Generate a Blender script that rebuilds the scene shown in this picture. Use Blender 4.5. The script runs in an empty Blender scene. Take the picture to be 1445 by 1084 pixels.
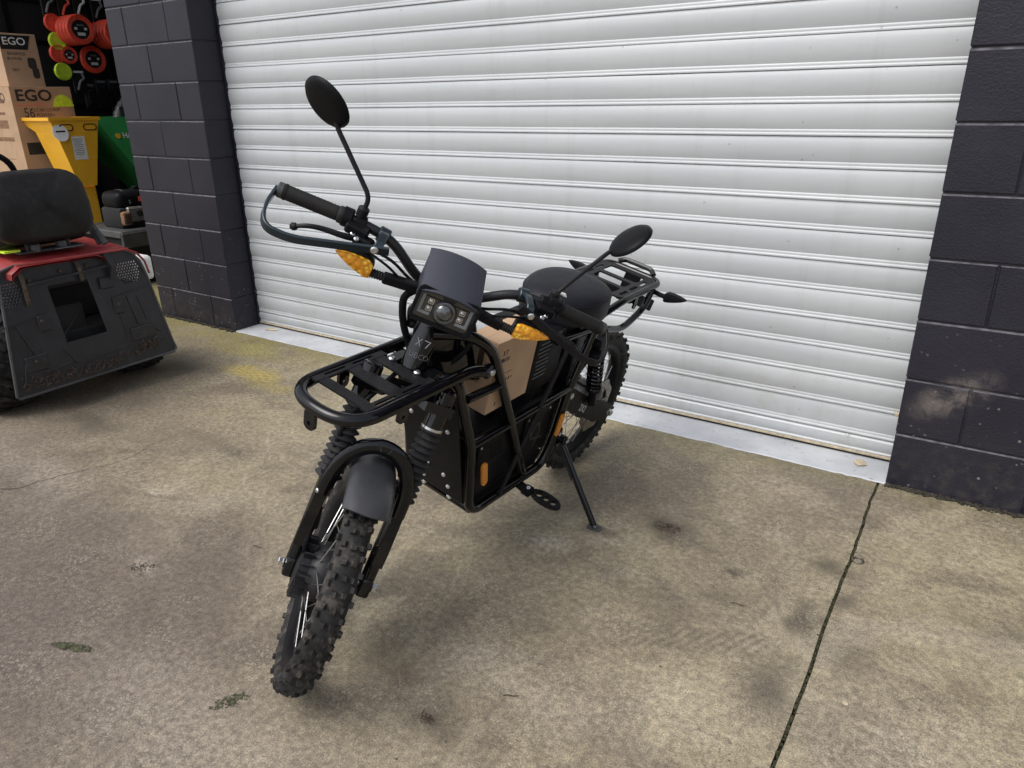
import bpy, bmesh, math, random
from mathutils import Vector as V, Matrix as Mx, noise
from mathutils.geometry import tessellate_polygon
random.seed(7)
S = bpy.context.scene
COL = S.collection
PI = math.pi

# ------------------------------------------------------------------ camera
cam = bpy.data.cameras.new('camera'); co = bpy.data.objects.new('camera', cam); COL.objects.link(co)
cam.sensor_width = 36; cam.lens = 1030.67 / 1445 * 36; cam.clip_start = .05; cam.clip_end = 600
r_, f_, u_ = (.83559, .54923, -.01180), (-.51632, .77781, -.35835), (-.18764, .30553, .93351)
co.matrix_world = Mx(((r_[0], u_[0], -f_[0], 2.8507), (r_[1], u_[1], -f_[1], -2.6149), (r_[2], u_[2], -f_[2], 1.2657), (0, 0, 0, 1)))
S.camera = co
# ------------------------------------------------------------------ sky, sun, exposure
SUN_EL, SUN_AZ = math.radians(58), math.radians(150)      # azimuth measured from +x, the sun is high behind the camera
w = bpy.data.worlds.new('World'); S.world = w; w.use_nodes = True
nt = w.node_tree; bg = nt.nodes['Background']
sky = nt.nodes.new('ShaderNodeTexSky'); sky.sky_type = 'NISHITA'; sky.sun_disc = False
sky.sun_elevation = SUN_EL; sky.sun_rotation = math.radians(200); sky.air_density = 1.0; sky.dust_density = 4.0; sky.ozone_density = 1.0
hs = nt.nodes.new('ShaderNodeHueSaturation'); hs.inputs['Saturation'].default_value = .5
nt.links.new(sky.outputs[0], hs.inputs['Color']); nt.links.new(hs.outputs[0], bg.inputs['Color'])
bg.inputs['Strength'].default_value = .15
sl = bpy.data.lights.new('sun', 'SUN'); sl.energy = 1.0; sl.angle = math.radians(40); sl.color = (1, .985, .96)
so = bpy.data.objects.new('sun', sl); COL.objects.link(so)
sd = V((math.sin(math.radians(200)) * math.cos(SUN_EL), math.cos(math.radians(200)) * math.cos(SUN_EL), math.sin(SUN_EL)))
so.rotation_euler = sd.to_track_quat('Z', 'Y').to_euler(); so.location = (0, -6, 8)
vs = S.view_settings; vs.view_transform = 'Standard'; vs.look = 'None'; vs.exposure = .42; vs.gamma = 1; vs.use_curve_mapping = False
S.render.engine = 'CYCLES'

# ------------------------------------------------------------------ helpers
class MB:
    def __init__(s): s.v = []; s.f = []
    def add(s, vs, fs):
        n = len(s.v); s.v += [V(v) for v in vs]; s.f += [tuple(i + n for i in f) for f in fs]; return s
    def box(s, c, size, R=None, bev=0, seg=1):
        bm = bmesh.new(); bmesh.ops.create_cube(bm, size=1)
        for v in bm.verts: v.co = V((v.co.x * size[0], v.co.y * size[1], v.co.z * size[2]))
        if bev: bmesh.ops.bevel(bm, geom=bm.edges[:], offset=bev, segments=seg, affect='EDGES', profile=.5)
        bm.verts.index_update()
        R = R or Mx.Identity(3)
        s.add([R @ v.co + V(c) for v in bm.verts], [[v.index for v in f.verts] for f in bm.faces]); bm.free(); return s
    def sweep(s, path, sec, up=None, closed=False, cap=True, rf=None):
        P = [V(p) for p in path]; n = len(P); m = len(sec); vs = []; N = None
        for i in range(n):
            a = P[i - 1] if (i or closed) else P[i]; b_ = P[(i + 1) % n] if (i < n - 1 or closed) else P[i]
            t = (b_ - a).normalized()
            if N is None:
                r = V(up) if up else (V((0, 0, 1)) if abs(t.z) < .9 else V((1, 0, 0)))
                N = (r - t * r.dot(t)).normalized()
            else:
                r = V(up) if up else N
                N = (r - t * r.dot(t)).normalized()
            B = t.cross(N); k = rf(i / (n - 1)) if rf else 1
            vs += [P[i] + B * (x * k) + N * (y * k) for x, y in sec]
        fs = []
        for i in range(n if closed else n - 1):
            j = (i + 1) % n
            for q in range(m): fs.append((i * m + q, i * m + (q + 1) % m, j * m + (q + 1) % m, j * m + q))
        if cap and not closed: fs += [tuple(range(m))[::-1], tuple((n - 1) * m + q for q in range(m))]
        return s.add(vs, fs)
    def tube(s, path, r, n=12, closed=False, rf=None):
        return s.sweep(path, [(r * math.cos(2 * PI * k / n), r * math.sin(2 * PI * k / n)) for k in range(n)], closed=closed, rf=rf)
    def band(s, path, w_, t, up, b=.0015):
        a, c = w_ / 2, t / 2
        return s.sweep(path, [(-c, -a + b), (-c + b, -a), (c - b, -a), (c, -a + b), (c, a - b), (c - b, a), (-c + b, a), (-c, a - b)], up=up)
    def rev(s, prof, o=(0, 0, 0), ax=(0, 0, 1), n=24, closed=False):
        ax = V(ax).normalized(); X = ax.orthogonal().normalized(); Y = ax.cross(X); o = V(o); m = len(prof); vs = []
        for k in range(n):
            a = 2 * PI * k / n; d = X * math.cos(a) + Y * math.sin(a)
            vs += [o + d * r + ax * z for r, z in prof]
        fs = []
        for k in range(n):
            l = (k + 1) % n
            for q in range(m if closed else m - 1): fs.append((k * m + q, l * m + q, l * m + (q + 1) % m, k * m + (q + 1) % m))
        if not closed:
            if prof[0][0] > 1e-6: fs.append(tuple(k * m for k in range(n))[::-1])
            if prof[-1][0] > 1e-6: fs.append(tuple(k * m + m - 1 for k in range(n)))
        return s.add(vs, fs)
    def cyl(s, a, b_, r, n=16, bev=0):
        a, b_ = V(a), V(b_); L = (b_ - a).length
        pr = [(r, 0), (r, L)] if not bev else [(r - bev, 0), (r, bev), (r, L - bev), (r - bev, L)]
        return s.rev(pr, a, b_ - a, n)
    def plate(s, outer, holes, th, M=None):
        M = M or Mx.Identity(4); loops = [outer] + list(holes); pts = [p for l in loops for p in l]; n = len(pts)
        tr = tessellate_polygon([[V((p[0], p[1], 0)) for p in l] for l in loops])
        vs = [M @ V((p[0], p[1], 0)) for p in pts] + [M @ V((p[0], p[1], th)) for p in pts]
        fs = [tuple(t) for t in tr] + [tuple(i + n for i in reversed(t)) for t in tr]; o = 0
        for l in loops:
            k = len(l)
            for i in range(k): fs.append((o + i, o + (i + 1) % k, n + o + (i + 1) % k, n + o + i))
            o += k
        return s.add(vs, fs)
    def loft(s, rings, cap=True):
        m = len(rings[0]); vs = [p for r in rings for p in r]; fs = []
        for i in range(len(rings) - 1):
            for q in range(m): fs.append((i * m + q, i * m + (q + 1) % m, (i + 1) * m + (q + 1) % m, (i + 1) * m + q))
        if cap: fs += [tuple(range(m))[::-1], tuple((len(rings) - 1) * m + q for q in range(m))]
        return s.add(vs, fs)
    def mesh(s, name, mat, ang=35):
        me = bpy.data.meshes.new(name); me.from_pydata([tuple(v) for v in s.v], [], s.f); me.validate()
        bm = bmesh.new(); bm.from_mesh(me); bmesh.ops.recalc_face_normals(bm, faces=bm.faces[:]); bm.to_mesh(me); bm.free()
        if ang:
            me.polygons.foreach_set('use_smooth', [True] * len(me.polygons)); me.set_sharp_from_angle(angle=math.radians(ang))
        me.materials.append(mat); return me
    def build(s, name, mat, parent=None, M=None, ang=35, **k):
        return link(name, s.mesh(name, mat, ang), parent, M, **k)
def link(name, me, parent=None, M=None, **k):
    o = bpy.data.objects.new(name, me); COL.objects.link(o); o.parent = parent
    if M is not None: o.matrix_basis = M
    for a, b_ in k.items(): o[a] = b_
    return o
def thing(name, label, cat, loc=(0, 0, 0), group=None):
    o = bpy.data.objects.new(name, None); COL.objects.link(o); o.location = loc; o.empty_display_size = .1
    o['label'] = label; o['category'] = cat
    if group: o['group'] = group
    return o
def fillet(P, rad, seg=6):
    P = [V(p) for p in P]; out = [P[0]]
    for i in range(1, len(P) - 1):
        r = rad[i - 1] if isinstance(rad, (list, tuple)) else rad
        a, b_, c = P[i - 1], P[i], P[i + 1]; d1 = (a - b_).normalized(); d2 = (c - b_).normalized()
        r = min(r, (a - b_).length * .48, (c - b_).length * .48)
        for k in range(seg + 1):
            t = k / seg; out.append((b_ + d1 * r) * (1 - t) ** 2 + b_ * 2 * t * (1 - t) + (b_ + d2 * r) * t ** 2)
    out.append(P[-1]); return out
def smooth(P, k=6):
    P = [V(p) for p in P]; Q = [P[0]] + P + [P[-1]]; out = []
    for i in range(1, len(Q) - 2):
        a, b_, c, d = Q[i - 1:i + 3]
        for j in range(k):
            t = j / k; out.append(.5 * ((2 * b_) + (c - a) * t + (2 * a - 5 * b_ + 4 * c - d) * t * t + (3 * b_ - a - 3 * c + d) * t ** 3))
    out.append(P[-1]); return out
def rrect(w_, h, r, seg=4, cx=0, cy=0):
    out = []
    for sx, sy, a0 in ((1, 1, 0), (-1, 1, 90), (-1, -1, 180), (1, -1, 270)):
        for k in range(seg + 1):
            a = math.radians(a0 + 90 * k / seg); out.append((cx + sx * (w_ / 2 - r) + r * math.cos(a), cy + sy * (h / 2 - r) + r * math.sin(a)))
    return out
def frame(o, x, y):      # 4x4 with local x,y axes, origin o
    x = V(x).normalized(); y = V(y); y = (y - x * y.dot(x)).normalized(); z = x.cross(y)
    return Mx(((x.x, y.x, z.x, o[0]), (x.y, y.y, z.y, o[1]), (x.z, y.z, z.z, o[2]), (0, 0, 0, 1)))
def text(body, size, mat, parent, M, name='lettering', ext=.0004, bold=0, shear=0, sx=1, align='CENTER'):
    cu = bpy.data.curves.new(name, 'FONT'); cu.body = body; cu.size = size; cu.extrude = ext; cu.offset = bold; cu.shear = shear
    cu.align_x = align; cu.align_y = 'CENTER'; cu.resolution_u = 3
    t = bpy.data.objects.new(name, cu); COL.objects.link(t); bpy.context.view_layer.update()
    me = bpy.data.meshes.new_from_object(t.evaluated_get(bpy.context.evaluated_depsgraph_get()))
    bpy.data.objects.remove(t); me.name = name; me.materials.clear(); me.materials.append(mat)
    return link(name, me, parent, M @ Mx.Diagonal((sx, 1, 1, 1)))

# ------------------------------------------------------------------ materials
def nmat(name): 
    m = bpy.data.materials.new(name); m.use_nodes = True; return m, m.node_tree, m.node_tree.nodes['Principled BSDF']
def mixc(nt, fac, a, b_, mode='MIX'):
    n = nt.nodes.new('ShaderNodeMix'); n.data_type = 'RGBA'; n.blend_type = mode
    for sock, val in ((n.inputs[0], fac), (n.inputs[6], a), (n.inputs[7], b_)):
        if hasattr(val, 'links') or hasattr(val, 'is_linked'): nt.links.new(val, sock)
        elif isinstance(val, (int, float)): sock.default_value = val
        else: sock.default_value = (*val, 1)
    return n.outputs[2]
def math_(nt, op, a, b_=None, c=None, clamp=False):
    n = nt.nodes.new('ShaderNodeMath'); n.operation = op; n.use_clamp = clamp
    for i, v in enumerate((a, b_, c)):
        if v is None: continue
        if isinstance(v, (int, float)): n.inputs[i].default_value = v
        else: nt.links.new(v, n.inputs[i])
    return n.outputs[0]
def noise_(nt, vec, scale, detail=4, rough=.55, dist=0):
    n = nt.nodes.new('ShaderNodeTexNoise'); n.inputs['Scale'].default_value = scale; n.inputs['Detail'].default_value = detail
    n.inputs['Roughness'].default_value = rough; n.inputs['Distortion'].default_value = dist
    if vec is not None: nt.links.new(vec, n.inputs['Vector'])
    return n.outputs['Fac']
def ramp(nt, fac, a, b_, v0=0, v1=1):
    n = nt.nodes.new('ShaderNodeMapRange'); n.interpolation_type = 'SMOOTHSTEP'
    for i, v in enumerate((a, b_, v0, v1)): n.inputs[i + 1].default_value = v
    nt.links.new(fac, n.inputs[0]); return n.outputs[0]
def pos(nt, obj=False):
    if obj: return nt.nodes.new('ShaderNodeTexCoord').outputs['Object']
    return nt.nodes.new('ShaderNodeNewGeometry').outputs['Position']
def bump(nt, bs, h, st, dist=.002):
    b_ = nt.nodes.new('ShaderNodeBump'); b_.inputs['Strength'].default_value = st; b_.inputs['Distance'].default_value = dist
    nt.links.new(h, b_.inputs['Height']); nt.links.new(b_.outputs[0], bs.inputs['Normal'])
def mat(name, col, rough=.5, metal=0, var=.12, vs_=12, bmp=0, bs_=200, dust=0, dcol=(.25, .22, .18), spec=.5, rvar=.1, coat=0, obj=True, trans=0):
    m, nt, b = nmat(name); p = pos(nt, obj)
    n = noise_(nt, p, vs_, 5)
    c = mixc(nt, ramp(nt, n, .3, .7), tuple(x * (1 - var) for x in col), tuple(min(1, x * (1 + var)) for x in col))
    r = math_(nt, 'MULTIPLY_ADD', noise_(nt, p, vs_ * 3, 3), rvar * 2, rough - rvar)
    if dust:
        d = math_(nt, 'MULTIPLY', ramp(nt, noise_(nt, p, 30, 6, .7), .45, .75), dust)
        c = mixc(nt, d, c, dcol); r = math_(nt, 'MULTIPLY_ADD', d, .4, r, True)
    nt.links.new(c, b.inputs['Base Color']); nt.links.new(r, b.inputs['Roughness'])
    b.inputs['Metallic'].default_value = metal; b.inputs['Specular IOR Level'].default_value = spec; b.inputs['Coat Weight'].default_value = coat
    b.inputs['Coat Roughness'].default_value = .06; b.inputs['Transmission Weight'].default_value = trans
    if bmp: bump(nt, b, noise_(nt, p, bs_, 3), bmp)
    return m
M_ = {}
M_['gloss'] = mat('black_gloss_paint', (.003, .003, .004), .06, 0, .1, 10, dust=.006, rvar=.015, spec=.46)
M_['satin'] = mat('black_satin_plastic', (.008, .008, .0095), .40, 0, .15, 20, dust=.015, spec=.09)
M_['matte'] = mat('black_matte_metal', (.011, .011, .013), .42, 0, .2, 20, dust=.05, bmp=.1, bs_=400, spec=.16)
M_['slate'] = mat('slate_plastic', (.042, .045, .060), .48, 0, .05, 8, bmp=.08, bs_=900)
M_['fender'] = mat('scuffed_black_plastic', (.050, .051, .055), .30, 0, .15, 9, dust=.05, dcol=(.09, .09, .09), bmp=.05)
M_['rubber'] = mat('tyre_rubber', (.016, .0155, .0155), .72, 0, .25, 25, dust=.8, dcol=(.12, .105, .09), bmp=.3, bs_=160, spec=.3)
M_['headgloss'] = mat('polished_black_paint', (.004, .004, .005), .04, 0, .1, 10, rvar=.01, spec=.5)
M_['dimprint'] = mat('dim_grey_print', (.018, .019, .021), .5)
M_['softwhite'] = mat('soft_white_print', (.22, .23, .245), .5)
M_['grip'] = mat('grip_rubber', (.014, .013, .013), .68, 0, .2, 40, dust=.12, dcol=(.06, .052, .05), spec=.3)
M_['gaiter'] = mat('fork_gaiter_rubber', (.026, .026, .028), .62, 0, .2, 30, dust=.25, dcol=(.08, .072, .065), spec=.35)
M_['bar'] = mat('satin_grey_bar', (.03, .03, .033), .36, .5, .1, 20)
M_['seat'] = mat('seat_vinyl', (.012, .0125, .018), .5, 0, .1, 12, bmp=.12, bs_=700, dust=.02, spec=.20)
M_['steel'] = mat('bright_steel', (.62, .62, .62), .28, 1, .1, 40)
M_['boltzinc'] = mat('zinc_bolt', (.62, .62, .60), .5, .4, .1, 60)
M_['spoke'] = mat('spoke_steel', (.5, .5, .49), .35, 1, .1, 40)
M_['disc'] = mat('worn_disc_steel', (.28, .26, .23), .38, 1, .25, 30, dust=.3, dcol=(.2, .16, .11))
M_['anod'] = mat('dark_anodised', (.045, .06, .072), .32, .7, .1, 30)
M_['hub'] = mat('cast_black_hub', (.014, .014, .016), .5, .2, .2, 30, dust=.22, dcol=(.09, .08, .075))
M_['white'] = mat('white_print', (.6, .6, .62), .5, 0, .05)
M_['greyprint'] = mat('grey_print', (.16, .17, .18), .5, 0, .05)
M_['inkprint'] = mat('black_print', (.03, .027, .024), .7, 0, .1)
M_['whitepaint'] = mat('white_label', (.72, .72, .70), .5, 0, .06, 60)
M_['reflector'] = mat('orange_reflector', (.75, .26, .02), .22, 0, .1, 200, bmp=.3, bs_=500, coat=.5)
M_['blackprint'] = mat('black_box_print', (.012, .012, .013), .55, 0, .2)
M_['glass'] = mat('dark_lens_glass', (.01, .01, .011), .05, 0, .0, coat=1, rvar=.01)
M_['lensclear'] = mat('projector_glass', (.10, .105, .11), .06, .6, .3, 60, coat=1, rvar=.02)
M_['led'] = mat('lens_chrome', (.5, .5, .5), .12, 1, .1)
M_['redpaint'] = mat('mower_red', (.27, .025, .028), .42, 0, .2, 8, dust=.45, dcol=(.24, .13, .11))
M_['mowblack'] = mat('dusty_mower_black', (.017, .017, .022), .42, 0, .2, 14, dust=.25, dcol=(.06, .058, .06), bmp=.1, bs_=300)
M_['mowseat'] = mat('worn_mower_seat', (.009, .009, .0095), .5, 0, .35, 6, dust=.25, dcol=(.06, .052, .04), bmp=.35, bs_=350, spec=.3)
M_['rust'] = mat('rusty_steel', (.22, .12, .065), .8, .1, .3, 60, bmp=.3)
M_['hingebrown'] = mat('grimy_brown_steel', (.085, .058, .04), .7, .3, .4, 60, bmp=.3)
M_['clippings'] = mat('dried_clippings', (.075, .053, .04), .95, 0, .5, 60, bmp=.6, bs_=300)
M_['yellow'] = mat('yellow_paint', (.80, .42, .025), .42, 0, .06, 6, dust=.06)
M_['green'] = mat('green_paint', (.035, .27, .075), .4, 0, .08, 6, dust=.06)
M_['darkgrey'] = mat('dark_grey_steel', (.07, .072, .075), .5, .3, .2, 10, dust=.25, dcol=(.16, .15, .14))
M_['enginegrey'] = mat('cast_aluminium', (.42, .41, .39), .42, .8, .25, 60)
M_['spoolred'] = mat('red_trimmer_line', (.85, .10, .06), .4, 0, .2, 80)
M_['lime'] = mat('lime_plastic', (.62, .85, .05), .4, 0, .1, 40)
M_['interior'] = mat('black_display_board', (.013, .013, .016), .6, 0, .3, 2)
M_['dark'] = mat('dark_cavity', (.008, .008, .008), .8, 0, .3, 4)
M_['shopwall'] = mat('dark_shop_wall', (.05, .05, .055), .8, 0, .2, 2)
M_['twig'] = mat('dry_twig', (.06, .045, .03), .9, 0, .4, 60)
M_['moss'] = mat('moss_green', (.036, .036, .016), .95, 0, .5, 80, bmp=.6, bs_=300)
M_['wood'] = mat('weathered_wood', (.45, .38, .27), .8, 0, .2, 40, bmp=.3)
M_['grassdry'] = mat('grass_clippings', (.075, .08, .042), .9, 0, .5, 90)
M_['soil'] = mat('joint_soil', (.035, .03, .022), .95, 0, .5, 40, bmp=.6)

def amber():
    m, nt, b = nmat('amber_lens'); p = pos(nt, True)
    v = nt.nodes.new('ShaderNodeTexVoronoi'); v.inputs['Scale'].default_value = 95; nt.links.new(p, v.inputs['Vector'])
    c = mixc(nt, ramp(nt, v.outputs['Distance'], .1, .6), (1.0, .63, .06), (.72, .28, .01))
    nt.links.new(c, b.inputs['Base Color']); b.inputs['Roughness'].default_value = .12; b.inputs['Coat Weight'].default_value = .8
    bump(nt, b, v.outputs['Distance'], .8, .004); return m
M_['amber'] = amber()

def cardboard(name, split=None, col=(.46, .305, .19)):
    m, nt, b = nmat(name); p = pos(nt, True)
    c = mixc(nt, ramp(nt, noise_(nt, p, 9, 5), .3, .7), tuple(x * .9 for x in col), tuple(x * 1.08 for x in col))
    mp = nt.nodes.new('ShaderNodeMapping'); mp.inputs['Scale'].default_value = (30, 30, 400); nt.links.new(p, mp.inputs['Vector'])
    c = mixc(nt, math_(nt, 'MULTIPLY', noise_(nt, mp.outputs[0], 3, 3), .18), c, (.25, .15, .08))
    nt.links.new(c, b.inputs['Base Color']); b.inputs['Roughness'].default_value = .85
    bump(nt, b, noise_(nt, p, 250, 2), .08); return m
M_['card'] = cardboard('kraft_cardboard')
M_['card3'] = cardboard('new_kraft_cardboard', col=(.55, .37, .235))
M_['card2'] = cardboard('kraft_cardboard_pale', col=(.46, .31, .2))

def concrete():
    m, nt, b = nmat('stained_concrete'); p = pos(nt)
    sep = nt.nodes.new('ShaderNodeSeparateXYZ'); nt.links.new(p, sep.inputs[0]); X, Y = sep.outputs[0], sep.outputs[1]
    big = noise_(nt, p, .9, 5, .55, .4); mid = noise_(nt, p, 4.5, 6, .65, .6); fine = noise_(nt, p, 60, 5, .7); grit = noise_(nt, p, 300, 2, .6)
    c = mixc(nt, ramp(nt, big, .3, .72), (.188, .160, .124), (.315, .276, .188))
    c = mixc(nt, math_(nt, 'MULTIPLY', ramp(nt, mid, .48, .78), .55), c, (.37, .33, .265))
    c = mixc(nt, math_(nt, 'MULTIPLY', ramp(nt, mid, .52, .25), .5), c, (.135, .115, .095))
    vo = nt.nodes.new('ShaderNodeTexVoronoi'); vo.inputs['Scale'].default_value = 170; nt.links.new(p, vo.inputs['Vector'])
    scr = nt.nodes.new('ShaderNodeMapping'); scr.inputs['Rotation'].default_value = (0, 0, .6); scr.inputs['Scale'].default_value = (1, 14, 1); nt.links.new(p, scr.inputs['Vector'])
    sc1 = math_(nt, 'MULTIPLY', ramp(nt, noise_(nt, scr.outputs[0], 7, 6, .7, .8), .64, .74), ramp(nt, noise_(nt, p, 1.7, 3), .45, .65))
    c = mixc(nt, math_(nt, 'MULTIPLY', sc1, .35), c, (.42, .38, .31))
    scr2 = nt.nodes.new('ShaderNodeMapping'); scr2.inputs['Rotation'].default_value = (0, 0, -.9); scr2.inputs['Scale'].default_value = (1, 9, 1); nt.links.new(p, scr2.inputs['Vector'])
    sc2 = math_(nt, 'MULTIPLY', ramp(nt, noise_(nt, scr2.outputs[0], 4, 6, .72, 1.2), .62, .75), ramp(nt, noise_(nt, p, 2.3, 3), .5, .65))
    c = mixc(nt, math_(nt, 'MULTIPLY', sc2, .3), c, (.09, .075, .06))
    blot = noise_(nt, p, 15, 6, .75, .3)
    c = mixc(nt, .8, c, mixc(nt, ramp(nt, blot, .32, .68), (.83, .82, .81), (1.16, 1.155, 1.14)), 'MULTIPLY')
    # pale aggregate and dark pits
    sp = math_(nt, 'MULTIPLY', ramp(nt, vo.outputs['Distance'], .22, .1), ramp(nt, noise_(nt, p, 30, 3), .5, .62))
    c = mixc(nt, math_(nt, 'MULTIPLY', sp, .55), c, (.55, .5, .42))
    vp = nt.nodes.new('ShaderNodeTexVoronoi'); vp.inputs['Scale'].default_value = 23; nt.links.new(p, vp.inputs['Vector'])
    c = mixc(nt, math_(nt, 'MULTIPLY', ramp(nt, vp.outputs['Distance'], .10, .04), ramp(nt, noise_(nt, p, 2, 2), .5, .6)), c, (.06, .05, .04))
    warp = nt.nodes.new('ShaderNodeTexNoise'); warp.inputs['Scale'].default_value = 9; warp.inputs['Detail'].default_value = 5; nt.links.new(p, warp.inputs['Vector'])
    wx = math_(nt, 'MULTIPLY_ADD', math_(nt, 'SUBTRACT', warp.outputs['Fac'], .5), .15, X)
    wsep = nt.nodes.new('ShaderNodeSeparateColor'); nt.links.new(warp.outputs['Color'], wsep.inputs[0])
    wy = math_(nt, 'MULTIPLY_ADD', math_(nt, 'SUBTRACT', wsep.outputs[1], .5), .15, Y)
    def blob(cx, cy, rx, ry, col, k, soft=1.0, tex=True):
        nonlocal c
        dx = math_(nt, 'MULTIPLY', math_(nt, 'SUBTRACT', wx, cx), 1 / rx); dy = math_(nt, 'MULTIPLY', math_(nt, 'SUBTRACT', wy, cy), 1 / ry)
        d = math_(nt, 'SQRT', math_(nt, 'ADD', math_(nt, 'MULTIPLY', dx, dx), math_(nt, 'MULTIPLY', dy, dy)))
        f = ramp(nt, d, 1.0, 1.0 - soft)
        if tex: f = math_(nt, 'MULTIPLY', f, math_(nt, 'MULTIPLY_ADD', ramp(nt, fine, .3, .62), .45, .55))
        c = mixc(nt, math_(nt, 'MULTIPLY', f, k), c, col)
    dk = (.055, .047, .038)
    damp = ramp(nt, noise_(nt, p, 1.6, 7, .62, 1.0), .50, .60); c = mixc(nt, math_(nt, 'MULTIPLY', damp, .46), c, (.115, .096, .076))
    pale = ramp(nt, noise_(nt, p, 2.6, 7, .68, .8), .58, .68); c = mixc(nt, math_(nt, 'MULTIPLY', pale, .38), c, (.40, .355, .27))
    # damp brown zone at the lower left, olive algae near the walls
    blob(.6, -2.1, 1.7, .85, (.118, .094, .082), .85, .8, False)
    blob(-.4, -1.1, 1.3, .7, (.14, .115, .09), .6, .9, False)
    blob(1.9, -1.35, .35, .5, (.13, .11, .085), .35, 1, False)
    moss = ramp(nt, wy, -.42, .02); moss = math_(nt, 'MULTIPLY', moss, ramp(nt, wx, .9, -.7)); moss = math_(nt, 'MULTIPLY', moss, ramp(nt, mid, .3, .6))
    c = mixc(nt, math_(nt, 'MULTIPLY', moss, .75), c, (.23, .20, .045))
    edge = math_(nt, 'MULTIPLY', ramp(nt, wy, -.14, .0), ramp(nt, fine, .3, .6)); c = mixc(nt, math_(nt, 'MULTIPLY', edge, .45), c, (.16, .15, .06))
    blob(-.19, -.43, .30, .11, (.46, .36, .05), .6, .8); blob(.05, -.50, .25, .1, (.36, .30, .07), .4, .8); blob(-.5, -.2, .4, .15, (.32, .29, .07), .5, .9)
    for a in ((2.147, -.678, .13, .09, .85), (2.42, -.80, .035, .03, .8), (2.41, -.92, .10, .05, .4), (2.0, -1.69, .09, .06, .65), (1.83, -1.62, .2, .10, .35),
              (1.98, -.82, .06, .04, .6), (2.58, -1.62, .07, .05, .5), (2.28, -.72, .05, .03, .4), (-.25, -1.20, .28, .10, .55), (-.62, -.55, .35, .25, .7), (.48, -1.05, .16, .05, .5),
              (2.62, -.62, .07, .09, .7), (2.62, -.90, .06, .11, .75), (2.60, -1.2, .08, .14, .8), (2.72, -1.0, .10, .08, .4), (2.69, -.78, .05, .07, .5), (2.34, -1.25, .06, .03, .4), (3.05, -.7, .3, .12, .3)): blob(a[0], a[1], a[2] * 1.2, a[3] * 1.2, dk, min(.92, a[4] * 1.2))
    for a in ((.05, -1.55, .35, .14, .35), (.92, -1.69, .09, .05, .5), (.52, -1.39, .10, .06, .55), (1.87, -.95, .11, .09, .7), (2.0, -.86, .09, .05, .45), (2.1, -1.5, .5, .12, .3), (2.45, -1.35, .2, .2, .3), (1.7, -2.0, .9, .25, .3), (2.9, -1.25, .5, .3, .25)): blob(*a[:4], (.46, .41, .34), a[4])
    # tyre scuff arc on the right hand slab
    dx = math_(nt, 'SUBTRACT', wx, 3.02); dy = math_(nt, 'SUBTRACT', wy, -1.12)
    rr = math_(nt, 'SQRT', math_(nt, 'ADD', math_(nt, 'MULTIPLY', dx, dx), math_(nt, 'MULTIPLY', dy, dy)))
    arc = math_(nt, 'MULTIPLY', ramp(nt, math_(nt, 'ABSOLUTE', math_(nt, 'SUBTRACT', rr, .36)), .06, .02), ramp(nt, dy, -.05, .12))
    c = mixc(nt, math_(nt, 'MULTIPLY', arc, .2), c, (.44, .40, .33))
    # faint tread prints
    wv = nt.nodes.new('ShaderNodeTexWave'); wv.inputs['Scale'].default_value = 14; wv.inputs['Distortion'].default_value = 1.5
    mpw = nt.nodes.new('ShaderNodeMapping'); mpw.inputs['Rotation'].default_value = (0, 0, math.radians(25)); nt.links.new(p, mpw.inputs['Vector']); nt.links.new(mpw.outputs[0], wv.inputs['Vector'])
    u = math_(nt, 'ADD', math_(nt, 'MULTIPLY', math_(nt, 'SUBTRACT', X, 2.42), .9), math_(nt, 'MULTIPLY', math_(nt, 'SUBTRACT', Y, -1.12), .42))
    v = math_(nt, 'ADD', math_(nt, 'MULTIPLY', math_(nt, 'SUBTRACT', X, 2.42), -.42), math_(nt, 'MULTIPLY', math_(nt, 'SUBTRACT', Y, -1.12), .9))
    trk = math_(nt, 'MULTIPLY', ramp(nt, math_(nt, 'ABSOLUTE', u), .26, .12), ramp(nt, math_(nt, 'ABSOLUTE', v), .06, .03))
    c = mixc(nt, math_(nt, 'MULTIPLY', math_(nt, 'MULTIPLY', trk, wv.outputs['Fac']), .4), c, (.08, .07, .055))
    c = mixc(nt, .9, c, mixc(nt, ramp(nt, fine, .25, .8), (.58, .58, .59), (1.42, 1.40, 1.34)), 'MULTIPLY')
    c = mixc(nt, .68, c, mixc(nt, ramp(nt, grit, .33, .68), (.55, .55, .56), (1.48, 1.46, 1.40)), 'MULTIPLY')
    ag = nt.nodes.new('ShaderNodeTexVoronoi'); ag.inputs['Scale'].default_value = 210; nt.links.new(p, ag.inputs['Vector'])
    agb = ramp(nt, noise_(nt, p, 6, 5), .35, .7)
    agc = nt.nodes.new('ShaderNodeSeparateColor'); nt.links.new(ag.outputs['Color'], agc.inputs[0])
    c = mixc(nt, math_(nt, 'MULTIPLY', math_(nt, 'MULTIPLY', ramp(nt, agc.outputs[0], .80, .9), agb), .32), c, (.52, .47, .38))
    c = mixc(nt, math_(nt, 'MULTIPLY', math_(nt, 'MULTIPLY', ramp(nt, agc.outputs[1], .82, .92), agb), .34), c, (.06, .052, .045))
    nt.links.new(c, b.inputs['Base Color'])
    nt.links.new(math_(nt, 'MULTIPLY_ADD', damp, -.14, .70), b.inputs['Roughness']); b.inputs['Specular IOR Level'].default_value = .35
    h = math_(nt, 'ADD', math_(nt, 'MULTIPLY', grit, .5), math_(nt, 'ADD', fine, math_(nt, 'MULTIPLY', mid, 3)))
    bump(nt, b, h, .35, .003); return m
M_['concrete'] = concrete()

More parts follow.
